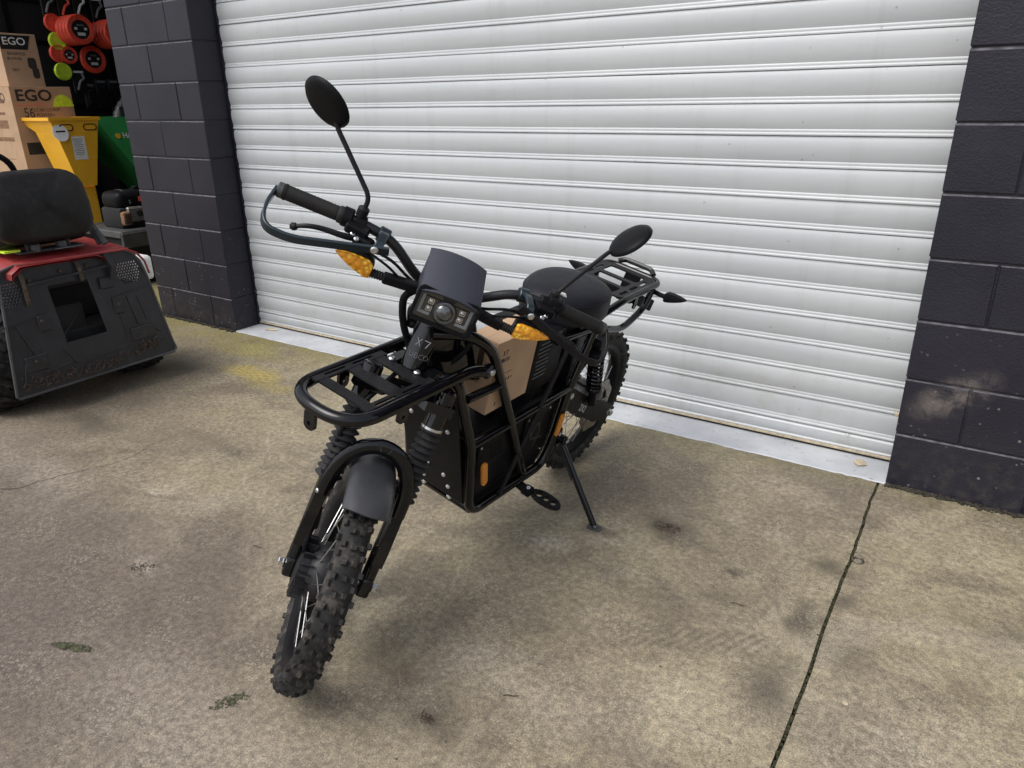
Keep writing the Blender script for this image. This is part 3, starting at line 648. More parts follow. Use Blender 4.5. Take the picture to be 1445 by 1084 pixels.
mb = MB(); mb.box((.62, 0, .505), (.40, .165, .02), bev=.004); mb.box((.70, .03, .525), (.05, .04, .03), bev=.004); mb.box((.52, .045, .53), (.09, .05, .04), bev=.006); mb.cyl((.545, .06, .51), (.545, .06, .55), .018, 16, .002); mb.box((.60, -.03, .53), (.06, .06, .04), bev=.005)
part('battery_lid', mb, 'satin')
# front plate with bolts
n_ = V((.955, 0, -.297)).normalized(); upv = V((.297, 0, .955)).normalized(); Mf = frame((.808, 0, .268), (0, 1, 0), upv)
mb = MB(); mb.plate(rrect(.190, .432, .008, 4, 0, .252), [], .004, Mf); fp = part('front_plate', mb, 'satin', ang=25)
for y, v_ in ((-.045, .115), (-.018, .13), (.035, .118), (-.038, .068), (-.045, .028), (.048, .078), (.046, .030), (.06, .30), (-.06, .30)):
    mb = MB(); bolt(mb, Mf @ V((y, v_, .004 if v_ > .04 else .0005)), n_, (.0062 if v_ > .04 else .008) if v_ != .13 else .004, .005); part('bolt', mb, 'boltzinc', parent=fp)
# reflectors
for (x0, z0), (x1, z1) in (((.806, .437), (.783, .358)), ((.399, .437), (.411, .362))):
    d = V((x0 - x1, 0, z0 - z1)); c_ = ((x0 + x1) / 2 - .012 * (x0 > .6), .118 if x0 > .6 else .122, (z0 + z1) / 2)
    mb = MB(); mb.plate(rrect(.022, d.length, .009, 4), [], .006, frame(c_, V((d.z, 0, -d.x)), d) @ Mx.Translation((0, 0, -.003))); part('side_reflector', mb, 'reflector', ang=30)
# ---- footpegs
for sgn in (1, -1):
    mb = MB(); mb.cyl((.541, sgn * .10, .232), (.541, sgn * .145, .224), .014, 14, .002); mb.box((.535, sgn * .135, .222), (.035, .03, .024), bev=.004); pg = part('footpeg_bracket', mb, 'satin')
    mb = MB(); cc = V((.512, sgn * .190, .215)); Mp = frame(cc, (.0, sgn, -.02), (1, 0, 0)); out = []
    for k in range(40):
        a = 2 * PI * k / 40; rr = 1 + .05 * (k % 2); out.append((.050 * math.cos(a) * rr, .026 * math.sin(a) * rr))
    inn = [[(x + .011 * math.cos(t * PI / 4), .0 + .014 * math.sin(t * PI / 4)) for t in range(8)] for x in (-.024, .002, .027)]
    mb.plate(out, inn, .012, Mp)
    for k in range(0, 40, 2):
        a = 2 * PI * k / 40; p = Mp @ V((.049 * math.cos(a), .0245 * math.sin(a), .012 if sgn > 0 else 0)); mb.rev([(.003, -.001), (.0025, .002), (.0008, .006)], p, (0, 0, 1), 5)
    part('footpeg', mb, 'matte', parent=pg, ang=25)
    mb = MB(); bolt(mb, (.541, sgn * .138, .237), (.5, .3, 1), .007, .004); part('bolt', mb, 'steel', parent=pg)
# ---- side stand
mb = MB(); piv = V((.352, .112, .318)); foot = V((.357, .311, .0875))
mb.tube([piv, piv.lerp(foot, .5), foot], .0105, 14); mb.cyl(piv + V((0, -.02, 0)), piv + V((0, .022, .004)), .016, 16, .002); stand = part('side_stand', mb, 'gloss')
gn = (BM.to_3x3().transposed() @ V((0, 0, 1))).normalized()
mb = MB(); Mft = frame(foot - gn * .0035, (foot - piv) - gn * gn.dot(foot - piv), gn.cross(foot - piv)); mb.plate(rrect(.05, .034, .012), [], .004, Mft); mb.box(foot + gn * .004, (.02, .022, .014), bev=.003); part('stand_foot', mb, 'darkgrey', parent=stand)
mb = MB(); a = piv + V((.022, .01, .0)); b_ = piv.lerp(foot, .42) + V((.022, .005, .0)); L = (b_ - a).length; hx = []
fr = frame(a, (1, 0, 0), (b_ - a)); 
for k in range(121): t = k / 120; hx.append(fr @ V((.006 * math.cos(t * 20 * 2 * PI), t * L, .006 * math.sin(t * 20 * 2 * PI))))
mb.tube(hx, .0016, 5); part('stand_spring', mb, 'matte', parent=stand)
mb = MB(); mb.box((.372, .108, .335), (.04, .018, .06), Mx.Rotation(.2, 3, 'Y'), .004); part('stand_bracket', mb, 'gloss', parent=stand)
mb = MB(); bolt(mb, piv + V((0, .024, .004)), (0, 1, 0), .008, .005); part('bolt', mb, 'steel', parent=stand); mb = MB(); bolt(mb, (.38, .118, .352), (0, 1, 0), .007, .005); part('bolt', mb, 'steel', parent=stand)
# ---- swingarm, shocks
for sgn in (1, -1):
    mb = MB(); out = [(.365, .515), (.385, .480), (.365, .435), (.12, .285), (.01, .250), (-.025, .262), (-.03, .292), (.02, .325), (.12, .365)]
    mb.plate(out, [], .02, frame((0, sgn * .098 + .01, 0), (1, 0, 0), (0, 0, 1))); sw = part('swingarm', mb, 'satin', ang=25)
    if sgn > 0: text('2X2', .034, M_['white'], sw, frame((.235, .1085, .385), (-.86, 0, -.5), (-.5, 0, .86)), ext=.0002)
    mb = MB(); mb.rev([(.014, 0), (.014, .003), (.011, .004), (.011, .013), (.009, .015), (0, .015)], (0, sgn * .108, .28), (0, sgn, 0), 6); part('axle_nut', mb, 'steel', parent=sw, ang=20)
    mb = MB(); bolt(mb, (.352, sgn * .11, .478), (0, sgn, 0), .011, .006); bolt(mb, (.21, sgn * .12, .405), (0, sgn, 0), .007, .005); part('bolt', mb, 'steel', parent=sw)
    mb = MB(); p0 = V((.205, sgn * .122, .40)); p1 = V((.29, sgn * .122, .645)); mb.cyl(p0, p0.lerp(p1, .45), .013, 14); mb.cyl(p0.lerp(p1, .45), p1, .009, 14); mb.cyl(p0.lerp(p1, .26), p0.lerp(p1, .30), .026, 18, .002); mb.cyl(p0.lerp(p1, .84), p0.lerp(p1, .90), .026, 18, .002); mb.cyl(p1 - V((0, .016, 0)), p1 + V((0, .016, 0)), .014, 14); sh = part('shock_absorber', mb, 'satin')
    mb = MB(); fr = frame(p0.lerp(p1, .30), (0, 1, 0), p1 - p0); L = (p1 - p0).length * .54; mb.tube([fr @ V((.022 * math.cos(k / 16 * 2 * PI), L * k / 144, .022 * math.sin(k / 16 * 2 * PI))) for k in range(145)], .0042, 7); part('coil_spring', mb, 'gloss', parent=sh)
    mb = MB(); bolt(mb, p1 + V((0, sgn * .017, 0)), (0, sgn, 0), .008, .005); part('bolt', mb, 'steel', parent=sh)
mb = MB(); mb.box((.085, .075, .355), (.06, .04, .05), Mx.Rotation(.5, 3, 'Y'), .008, 2); cal = part('rear_brake_caliper', mb, 'darkgrey')
mb = MB(); mb.tube(smooth([(.10, .09, .38), (.2, .115, .44), (.30, .11, .50), (.38, .1, .55)], 6), .004, 8); part('brake_hose', mb, 'satin', parent=cal)
mb = MB(); rings = []          # rear inner guard / seat support
for x, z0, z1, h in ((.34, .44, .70, .075), (.30, .45, .72, .075), (.28, .50, .72, .07)): rings.append([V((x, h, z0)), V((x, h, z1)), V((x, -h, z1)), V((x, -h, z0))])
mb.loft(rings); part('rear_inner_panel', mb, 'satin', ang=25)
mb = MB(); mb.box((.33, 0, .712), (.34, .16, .02), bev=.004); part('seat_base', mb, 'satin')
# ---- seat
def egg(sc, z, n=44):
    out = []
    for k in range(n):
        a = 2 * PI * k / n; ca, sa = math.cos(a), math.sin(a); e = .80
        x = .150 * math.copysign(abs(ca) ** e, ca); y = .122 * math.copysign(abs(sa) ** e, sa) * (1 - .22 * max(0, ca) - .03 * min(0, ca))
        out.append(V((.345 + x * sc, y * sc, z + (.012 if z > .79 else 0) * math.sin(a) ** 2 * 0)))
    return out
mb = MB(); mb.loft([egg(.93, .722), egg(.985, .726), egg(1.0, .738), egg(1.005, .755), egg(1.0, .772), egg(.985, .786), egg(.95, .797), egg(.88, .806), egg(.75, .813), egg(.5, .819), egg(.2, .821)])
seat = part('seat', mb, 'seat', ang=60)
mb = MB(); mb.tube([p * 1 for p in egg(.985, .788)], .0016, 6, closed=True); part('piping', mb, 'seat', parent=seat)
# ---- rear carrier
ZR = .748; mb = MB(); loop = fillet([(.30, .085, ZR - .045), (.15, .105, ZR), (-.13, .105, ZR), (-.13, -.105, ZR), (.15, -.105, ZR), (.30, -.085, ZR - .045)], [.04, .05, .05, .04], 8); mb.tube(loop, .0115, 14); rack = part('rear_carrier', mb, 'gloss')
mb = MB(); sl_ = [rrect(.012, .045, .003, 2, x, y) for y in (.082, -.082) for x in (.12, .05, -.02, -.09)]; sl_ = [[(p[0], p[1]) for p in h] for h in sl_]
Mr = frame((0, 0, ZR + .004), (1, 0, 0), (0, 1, 0))
hl = [rrect(.05, .012, .003, 2, x, y) for y in (.083, -.083) for x in (.115, .045, -.025)] + [rrect(.055, .12, .008, 3, x, 0) for x in (.115, .04)] + [rrect(.07, .13, .008, 3, -.045, 0)]
mb.plate(rrect(.265, .20, .02, 4, .03, 0), hl, .005, Mr); part('carrier_plate', mb, 'matte', parent=rack, ang=20)
for x, y in ((.05, .105), (-.06, .105), (.05, -.105), (-.06, -.105)): mb = MB(); mb.plate(rrect(.022, .045, .008, 3), [[(.004 * math.cos(t * PI / 4), -.01 + .004 * math.sin(t * PI / 4)) for t in range(8)]], .006, frame((x, y + .003, ZR - .03), (1, 0, 0), (0, 0, 1))); part('carrier_lug', mb, 'gloss', parent=rack, ang=25)
mb = MB(); mb.tube(fillet([(-.135, .07, ZR + .012), (-.15, .05, ZR + .022), (-.15, -.05, ZR + .022), (-.135, -.07, ZR + .012)], .02), .009, 10); part('grab_bar', mb, 'gloss', parent=rack)
mb = MB(); mb.box((-.14, 0, .655), (.012, .19, .04), Mx.Rotation(-.4, 3, 'Y'), .003); mb.box((-.12, 0, .69), (.01, .06, .10), Mx.Rotation(-.3, 3, 'Y'), .003); part('number_plate_bracket', mb, 'satin')
def lens_rings(base, out, up, fwd, L, H, D, k=10, grow=0):
    base, out, up, fwd = V(base), V(out).normalized(), V(up).normalized(), V(fwd).normalized(); rings = []
    for i in range(k + 1):
        t = i / k; s_ = (1 - t ** 1.7) ** .8 * (1 if t > .06 else .8 + t * 3.4) if t < 1 else .04; c_ = base + out * (L * t) + up * (.30 * H * t)
        rings.append([c_ + up * ((H / 2 + grow) * s_ * yy) + fwd * ((D / 2 + grow) * (s_ ** .5) * zz) for yy, zz in ((1, .2), (.9, .8), (.3, 1), (-.3, 1), (-.9, .8), (-1, .2), (-1, -.6), (-.8, -1), (.8, -1), (1, -.6))])
    return rings
for sgn in (1, -1):
    mb = MB(); zi = .727 if sgn > 0 else .700; mb.tube([(-.085, sgn * .105, zi - .002), (-.075, sgn * .155, zi)], .008, 10); st_ = part('rear_indicator_stalk', mb, 'satin')
    mb = MB(); mb.loft(lens_rings((-.075, sgn * .152, zi + .001), (.0, sgn, .05), (0, 0, 1), (1, 0, 0), .075, .036, .03)); part('indicator_housing', mb, 'satin', parent=st_, ang=50)
    mb = MB(); mb.loft(lens_rings((-.088, sgn * .156, zi + .001), (.0, sgn, .05), (0, 0, 1), (-1, 0, 0), .066, .030, .012)); part('indicator_lens', mb, 'amber', parent=st_, ang=50)
# ---- front carrier
mb = MB(); loop = fillet([(.852, .108, .733), (.905, .094, .744), (1.280, .091, .739), (1.280, -.091, .739), (.905, -.094, .744), (.852, -.108, .733)], [.05, .085, .085, .05], 12); mb.tube(loop, .0140, 18); fr_ = part('front_carrier', mb, 'gloss')
def cplate(name, pts, holes=(), z=.747): m2 = MB(); m2.plate(pts, list(holes), .005, frame((0, 0, z), (1, 0, 0), (0, 1, 0))); return part(name, m2, 'matte', parent=fr_, ang=20)
for x, wd in ((1.208, .026), (1.122, .036), (1.045, .030)): cplate('carrier_slat', [(x - wd / 2, -.062), (x + wd / 2, -.062), (x + wd / 2, .062), (x - wd / 2, .062)])
for sgn in (1, -1):
    cplate('carrier_side_strip', [(1.018, sgn * .0625), (1.225, sgn * .0625), (1.225, sgn * .082), (1.018, sgn * .082)], [rrect(.06, .006, .002, 2, x, sgn * .0745) for x in (1.165, 1.085)], .7475)
    m2 = MB(); m2.box((1.005, sgn * .05, .744), (.075, .03, .006), bev=.002); m2.box((.985, sgn * .055, .73), (.05, .006, .03), bev=.002); part('carrier_bracket', m2, 'gloss', parent=fr_)
    m2 = MB(); bolt(m2, (1.030, sgn * .038, .753), (0, 0, 1), .0085, .007); part('bolt', m2, 'steel', parent=fr_)
for c_, ax, ay in (((1.283, -.008, .713), (0, 1, 0), (0, 0, 1)), ((1.125, -.084, .714), (1, 0, 0), (0, 0, 1)), ((1.125, .094, .714), (1, 0, 0), (0, 0, 1))):
    m2 = MB(); m2.plate(rrect(.030, .048, .012, 4), [[(.005 * math.cos(t * PI / 4), -.008 + .005 * math.sin(t * PI / 4)) for t in range(8)]], .008, frame(c_, ax, ay)); part('carrier_lug', m2, 'gloss', parent=fr_, ang=25)
# ---- headlight (steered)
def ring_top(x, z, hw, sag, n=13): return [V((x + .4 * sag * (1 - (2 * k / (n - 1) - 1) ** 2), hw * (2 * k / (n - 1) - 1), z + sag * (1 - abs(2 * k / (n - 1) - 1) ** 2.2))) for k in range(n)]
mb = MB(); A0, A1 = ring_top(.910, .990, .066, .012), ring_top(1.012, .938, .070, .011); B0, B1 = [p + V((-.012, 0, -.006)) for p in A0], [p + V((-.004, 0, -.006)) for p in A1]
n = 13; mb.add(A0 + A1 + B1 + B0, [(i, i + 1, n + i + 1, n + i) for i in range(n - 1)] + [(2 * n + i, 2 * n + i + 1, 3 * n + i + 1, 3 * n + i) for i in range(n - 1)] + [(n + i, n + i + 1, 2 * n + i + 1, 2 * n + i) for i in range(n - 1)] + [(i, i + 1, 3 * n + i + 1, 3 * n + i) for i in range(n - 1)])
for s_, i in ((-1, 0), (1, n - 1)):
    a, b_ = A0[i], A1[i]; lo0 = V((.93, s_ * .067, .925)); lo1 = V((1.013, s_ * .069, .905)); off = V((0, -s_ * .005, 0))
    mb.add([a, b_, lo1, lo0, a + off, b_ + off, lo1 + off, lo0 + off], [(0, 1, 2, 3), (4, 5, 6, 7), (0, 1, 5, 4), (1, 2, 6, 5), (2, 3, 7, 6), (3, 0, 4, 7)])
shroud = part('headlight_shroud', mb, 'slate', True, ang=40)
Mb = frame((1.008, 0, .910), (0, 1, 0), (-.28, 0, .96))
mb = MB(); mb.plate(rrect(.142, .078, .012, 5), [rrect(.129, .066, .009, 5)], .012, Mb); bz = part('headlight_bezel', mb, 'satin', True, ang=30)
mb = MB(); mb.box((.955, 0, .912), (.10, .124, .05), None, .008); part('headlight_body', mb, 'satin', parent=bz)
mb = MB(); mb.plate(rrect(.131, .068, .009, 5), [], .002, Mb); part('headlight_glass', mb, 'glass', parent=bz, ang=30)
mb = MB(); mb.rev([(.022, .0), (.0245, .003), (.022, .004), (.0185, .004), (.0145, .008), (.0085, .011), (0, .0122)], Mb @ V((0, -.004, .002)), Mb.to_3x3() @ V((0, 0, 1)), 24); part('projector_lens', mb, 'lensclear', parent=bz)
mb = MB(); mb.rev([(.0250, .0), (.0270, .003), (.0250, .0045), (.0230, .003)], Mb @ V((0, -.004, .0022)), Mb.to_3x3() @ V((0, 0, 1)), 24, closed=True); mb.plate(rrect(.03, .008, .003, 3, 0, .0262), [], .0035, Mb); part('projector_ring', mb, 'hub', parent=bz)
for sgn in (-1, 1):
    for z in (.010, -.006): 
        mb = MB(); mb.plate(rrect(.0135, .012, .0025, 3, sgn * .036, z), [rrect(.010, .0085, .002, 3, sgn * .036, z)], .0055, Mb); mb.rev([(.005, .0), (.0045, .002), (.0025, .0034), (0, .004)], Mb @ V((sgn * .036, z, .002)), Mb.to_3x3() @ V((0, 0, 1)), 12); part('led_chip', mb, 'led', parent=bz)
    mb = MB(); o_ = [(sgn * .030, -.021), (sgn * .058, -.021), (sgn * .058, .021), (sgn * .0515, .021), (sgn * .0515, -.0145), (sgn * .030, -.0145)]; mb.plate(o_, [], .0045, Mb); part('light_guide', mb, 'greyprint', parent=bz, ang=20)
# ---- indicators front (steered)
for sgn in (-1, 1):
    mb = MB(); mb.box((.962, sgn * .100, .909), (.022, .085, .022), Mx.Rotation(-sgn * .10, 3, 'X'), .003); ia = part('indicator_arm', mb, 'satin', True)
    mb = MB(); a = V((.962, sgn * .138, .906)); d = V((.0, sgn, -.05)).normalized(); pr = [(.0085 + .0022 * (k % 2), .0028 * k) for k in range(15)]; mb.rev(pr, a, d, 14); part('rubber_stalk', mb, 'grip', parent=ia, ang=60)
    mb = MB(); mb.loft(lens_rings((.952, sgn * .170, .910), (.10, sgn, .06), (0, 0, 1), (1, -.1 * sgn, 0), .085, .042, .026, grow=.002)); part('indicator_housing', mb, 'satin', parent=ia, ang=50)
    mb = MB(); mb.loft(lens_rings((.966, sgn * .172, .910), (.10, sgn, .06), (0, 0, 1), (1, -.1 * sgn, 0), .082, .040, .020)); part('indicator_lens', mb, 'amber', parent=ia, ang=50)
# ---- handlebar and controls (steered)
bar = [(.90, s_ * y, z) for s_, y, z in ()]
H = lambda s_: [(.905, s_ * .03, .893), (.905, s_ * .075, .913), (.905, s_ * .150, .966), (.900, s_ * .22, .972), (.885, s_ * .395, .961)]
mb = MB(); mb.tube(fillet(list(reversed(H(-1))) + H(1), [.03, .05, .04, .02, .02, .04, .05, .03], 6), .0112, 16); hb = part('handlebar', mb, 'bar', True)
mb = MB(); mb.box((.905, 0, .893), (.05, .09, .045), Mx.Rotation(-.4, 3, 'Y'), .006); mb.cyl(hp(.87), hp(.90), .02, 18); part('bar_clamp', mb, 'satin', parent=hb)
for sgn in (-1, 1):
    g0, g1 = V((.8965, sgn * .262, .9695)), V((.886, sgn * .386, .9617)); d = (g1 - g0)
    mb = MB(); L = d.length; pr = [(.014, 0), (.0185, .002), (.0185, .008), (.0155, .011)] + [(.0158 + .0006 * (k % 2), .012 + (L - .018) * k / 30) for k in range(31)] + [(.0175, L - .004), (.0175, L), (.012, L + .001)]
    mb.rev(pr, g0, d, 22); grip = part('grip', mb, 'grip', parent=hb, ang=60)
    mb = MB(); mb.cyl(g0 - d.normalized() * .022, g0 + d.normalized() * .002, .0215 if sgn < 0 else .024, 22, .003)
    if sgn > 0: mb.box(g0 + V((.0, -.018, .006)), (.045, .03, .04), None, .006, 2)
    ctl = part('switch_housing', mb, 'satin', parent=hb)
    mb = MB(); mb.cyl(g1, g1 + d.normalized() * .014, .0165, 20, .002); part('bar_end', mb, 'darkgrey', parent=hb)
    # master cylinder + lever
    mb = MB(); mb.box((.918, sgn * .225, .964), (.04, .05, .022), Mx.Rotation(sgn * .15, 3, 'Z'), .004); mb.box((.935, sgn * .205, .948), (.03, .04, .026), Mx.Rotation(sgn * .3, 3, 'Z'), .004); mb.cyl((.90, sgn * .212, .972), (.90, sgn * .236, .972), .016, 16, .002); mc = part('brake_master_cylinder', mb, 'satin', parent=hb)
    mb = MB(); dz = -.018 if sgn > 0 else 0; lv = smooth([(.935, sgn * .225, .950), (.945, sgn * .25, .950 + dz), (.948, sgn * .29, .948 + dz), (.950, sgn * .32, .942 + dz), (.945, sgn * .345, .926 + dz)], 8); mb.tube(lv, .0065, 10, rf=lambda t: 1.15 - .5 * t); mb.rev([(0, -.009), (.006, -.007), (.009, 0), (.006, .007), (0, .009)], lv[-1], (0, 1, 0), 12); part('brake_lever', mb, 'matte', parent=mc)
    mb = MB(); bolt(mb, (.936, sgn * .232, .958), (.4, 0, 1), .006, .004); bolt(mb, (.948, sgn * .222, .956), (.6, 0, 1), .006, .004); part('bolt', mb, 'steel', parent=mc)
    # hand guard band
    mb = MB(); pts = fillet([(.886, sgn * .402, .962), (.93, sgn * .412, .934), (.972, sgn * .400, .913), (.985, sgn * .345, .917), (.975, sgn * .155, .972)], [.03, .03, .04], 8); mb.band(pts, .021, .007, (.30, 0, .95)); hg = part('hand_guard', mb, 'anod' if sgn < 0 else 'matte', parent=hb)
    mb = MB(); bolt(mb, (.980, sgn * .184, .965), (1, 0, 0), .0085, .005); part('bolt', mb, 'steel', parent=hg)
    mb = MB(); mb.band(fillet([(.975, sgn * .180, .957), (.972, sgn * .178, .978), (.93, sgn * .172, .985), (.902, sgn * .170, .968)], .012), .018, .008, (0, 1, 0)); mb.cyl((.905, sgn * .158, .967), (.904, sgn * .182, .969), .0175, 18, .002); part('guard_clamp', mb, 'anod', parent=hb)
    mb = MB(); mb.tube(smooth([(.94, sgn * .19, .945), (.955, sgn * .14, .945), (.95, sgn * .10, .925), (.94, sgn * .06, .90), (.94, sgn * .04, .85)], 8), .0035, 8); mb.tube(smooth([(.945, sgn * .19, .938), (.965, sgn * .145, .935), (.955, sgn * .105, .912), (.945, sgn * .065, .89)], 8), .003, 8); part('brake_line', mb, 'satin', parent=hb)
# mirrors
def mirror(sgn, base, bend, top, cen, nb, major, rad=.058):
    mb = MB(); base, bend, top, cen, nb = V(base), V(bend), V(top), V(cen), V(nb).normalized()
    mb.cyl(base - V((0, 0, .025)), base + V((0, 0, .016)), .009, 14, .002); mb.cyl(base + V((0, 0, -.008)), base + V((0, 0, .014)), .0125, 14, .002); mb.tube(fillet([base, bend, top, cen.lerp(top, .75) - nb * .004], [.02, .01], 8), .0052, 12)
    ms = part('mirror_stem', mb, 'matte', True)
    mb = MB(); mb.rev([(0, .0075), (.02, .0072), (.04, .0055), (.050, .002), (.0555, -.003), (.056, -.008), (.053, -.009)], cen, nb, 36); part('mirror_back', mb, 'satin', parent=ms, ang=50)
    mb = MB(); mb.rev([(0, -.0088), (.0535, -.0085)], cen, nb, 36); part('mirror_glass', mb, 'led', parent=ms)
mirror(-1, (.898, -.228, .992), (.897, -.226, 1.03), (.835, -.332, 1.113), (.83, -.372, 1.147), (.720, -.410, -.560), None)
mirror(1, (.892, .240, .990), (.88, .255, 1.018), (.815, .330, 1.118), (.81, .357, 1.166), (-.06, -.87, .50), None)
# throttle-side switches and white sticker
mb = MB(); mb.box((.875, .263, .998), (.016, .02, .003), None, .001); part('switch_sticker', mb, 'whitepaint', True)
# cable bundles
mb = MB(); mb.tube(smooth([(.95, -.055, .91), (.955, -.080, .88), (.955, -.070, .84), (.955, -.048, .80), (.955, -.025, .77), (.96, -.01, .745)], 8), .0085, 10); part('cable_loom', mb, 'satin', True)
mb = MB(); mb.tube(smooth([(.965, .075, .895), (.972, .093, .86), (.972, .095, .815), (.968, .084, .775), (.965, .066, .745), (.96, .05, .72)], 8), .006, 10); mb.tube(smooth([(.955, .075, .895), (.962, .098, .86), (.962, .102, .815), (.958, .09, .775), (.955, .072, .745), (.95, .055, .72)], 8), .0045, 10); part('cable_loom', mb, 'satin', True)

# ================================================================== CARTON ON THE BIKE (separate thing)
cart = thing('cardboard_carton', 'brown printed cardboard carton tucked into the motorbike frame', 'carton')
cart.matrix_world = BM @ Mx.Translation((.6935, .043, .568))
def carton_faces(root, sx, sy, sz, m, tape=True):
    for nm, c_, s_ in (('side_wall', (sx / 2 - .0015, 0, sz / 2), (.003, sy, sz)), ('side_wall', (-sx / 2 + .0015, 0, sz / 2), (.003, sy, sz)), ('side_wall', (0, sy / 2 - .0015, sz / 2), (sx - .006, .003, sz)), ('side_wall', (0, -sy / 2 + .0015, sz / 2), (sx - .006, .003, sz)), ('base', (0, 0, .0015), (sx - .006, sy - .006, .003))):
        mb = MB(); mb.box(c_, s_, bev=.0008); mb.build(nm, m, root)
    for sg in (1, -1):
        mb = MB(); mb.box((0, sg * sy / 4, sz + .0012), (sx - .002, sy / 2 - .0015, .0026), Mx.Rotation(sg * .012, 3, 'X'), .0008); mb.build('top_flap', m, root)
carton_faces(cart, .187, .082, .203, M_['card3'])
SIDE = frame((0, .0413, 0), (-1, 0, 0), (0, 0, 1))     # left flank, x to the rear
text('UBCO', .0155, M_['inkprint'], cart, SIDE @ Mx.Translation((-.055, .150, .0003)), bold=.0002)
mb = MB()
for q in ([(-.018, .012), (-.015, .012), (-.004, -.011), (-.007, -.011)], [(-.007, .012), (-.004, .012), (-.015, -.011), (-.018, -.011)], [(.002, .012), (.017, .012), (.009, -.011), (.006, -.011), (.013, .0095), (.002, .0095)]): mb.plate([(x * .62, y * .62) for x, y in q], [], .0004, SIDE @ Mx.Translation((-.055, .171, .0002)))
mb.build('printed_emblem', M_['inkprint'], cart, ang=0)
mb = MB(); mb.box(SIDE @ V((-.045, .108, .0003)), (.07, .0006, .0010)); mb.build('printed_rule', M_['inkprint'], cart, ang=0)
for k in range(7):
    mb = MB(); mb.box(SIDE @ V((-.072 + .011 * k, .088 - .001 * (k % 2), .0003)), (.0055, .0006, .004 + .002 * (k % 3))); mb.build('printed_symbol', M_['rust'], cart, ang=0)
mb = MB(); mb.box(SIDE @ V((-.052, .098, .0003)), (.016, .0006, .0055)); mb.build('printed_bar', M_['inkprint'], cart, ang=0)
text('2', .016, M_['inkprint'], cart, SIDE @ Mx.Translation((-.058, .022, .0003)))
text('UBCO', .016, M_['inkprint'], cart, frame((.0938, -.005, .10), (0, 0, 1), (0, -1, 0)))
mb = MB(); mb.box((.0, .0, .2046), (.188, .018, .0008)); mb.box((.0939, 0, .185), (.0006, .018, .04)); mb.build('packing_tape', M_['card2'], cart, ang=0)
# black electronics cover behind the carton (part of the bike)
mb = MB(); mb.box((.515, -.002, .640), (.160, .168, .185), None, .012, 3); ec = part('electronics_cover', mb, 'satin', ang=40)
for k in range(9): mb = MB(); mb.box((.545 - .003 * (k % 2), .0825, .705 - .013 * k), (.062 if k % 3 else .045, .0006, .0024)); part('printed_line', mb, 'greyprint', parent=ec, ang=0)
text('X2', .016, M_['greyprint'], ec, frame((.475, .0823, .715), (-1, 0, 0), (0, 0, 1)))

# ================================================================== RIDE-ON MOWER
mow = thing('ride_on_mower', 'old red ride-on mower with black seat and rear panel facing the yard', 'mower', (-.46, -1.03, 0))
MP = frame((0, 0, 0), (0, 1, 0), (-.06, 0, 1))           # rear panel plane: x = along y, y = up, z = towards +x
def mpart(name, mb, m, parent=None, ang=30): return mb.build(name, M_[m], parent or mow, ang=ang)
out = [(-.355, .135), (-.345, .125), (.37, .135), (.385, .15), (.375, .19)] + [(.315, .54), (.30, .60), (.27, .64), (.235, .662), (-.235, .668), (-.285, .655), (-.30, .62)]
hole = [(-.125, .565), (.045, .565), (.075, .312), (-.105, .308)]
perf = []
for cx, sk in ((.235, 1), (-.285, -1)):
    for r in range(8):
        for q in range(9):
            x = cx - .05 + .0125 * q + .006 * (r % 2); y = .60 - .0125 * r
            if abs(x - cx) + abs(y - .556) * .35 < .058: perf.append([(x +   .0046 * math.cos(t * PI / 3), y + .0046 * math.sin(t * PI / 3)) for t in range(6)])
mb = MB(); mb.plate(out, [hole] + perf, .004, MP); pan = mpart('rear_panel', mb, 'mowblack', ang=20)
mb = MB(); loopp = [MP @ V((p[0], p[1], .004)) for p in out]; mb.tube(loopp, .006, 8, closed=True); mpart('panel_rim', mb, 'darkgrey', pan)
def emb(pts, r=.004): m2 = MB(); m2.tube([MP @ V((p[0], p[1], .0045)) for p in pts], r, 8); return mpart('pressed_rib', m2, 'mowblack', pan, 50)
emb([(-.34, .43), (-.20, .45)]); emb([(-.13, .30), (-.09, .215), (-.06, .205), (.15, .225), (.165, .25), (.15, .38)]); emb([(.18, .465), (.335, .485)])
emb([(-.29, .44), (-.24, .28), (-.20, .29), (-.21, .33)]); emb([(.20, .45), (.225, .31), (.26, .30), (.33, .25)]); emb([(-.31, .17), (-.29, .26), (-.26, .27)]); emb([(.25, .44), (.27, .33)]); emb([(-.22, .20), (-.10, .225)])
for x0, x1, y0, y1 in ((-.29, -.20, .22, .29), (.18, .30, .235, .30), (-.20, -.15, .38, .45), (.13, .18, .38, .46)):
    mb = MB(); mb.box(MP @ V(((x0 + x1) / 2, (y0 + y1) / 2, .006)), (.010, x1 - x0, y1 - y0), bev=.004); mpart('mount_boss', mb, 'mowblack', pan)
for x, y in ((-.185, .425), (-.248, .262), (.152, .425), (.240, .265), (-.19, .60), (-.06, .618), (.055, .622)):
    mb = MB(); bolt(mb, MP @ V((x, y, .010)), (1, 0, 0), .008, .006); mpart('bolt', mb, 'hingebrown', pan)
mb = MB(); mb.tube([MP @ V((-.21, .585, .022)), MP @ V((.14, .605, .022))], .006, 8); mpart('hinge_rod', mb, 'mowblack')
for x in (-.225, .01, .15):
    mb = MB(); mb.band([MP @ V((x, .655, .01)), MP @ V((x + .004, .61, .026)), MP @ V((x + .008, .56 if x > 0 else .50, .016))], .018, .004, (0, 1, 0)); mpart('hinge_strap', mb, 'hingebrown' if x < .1 else 'mowblack')
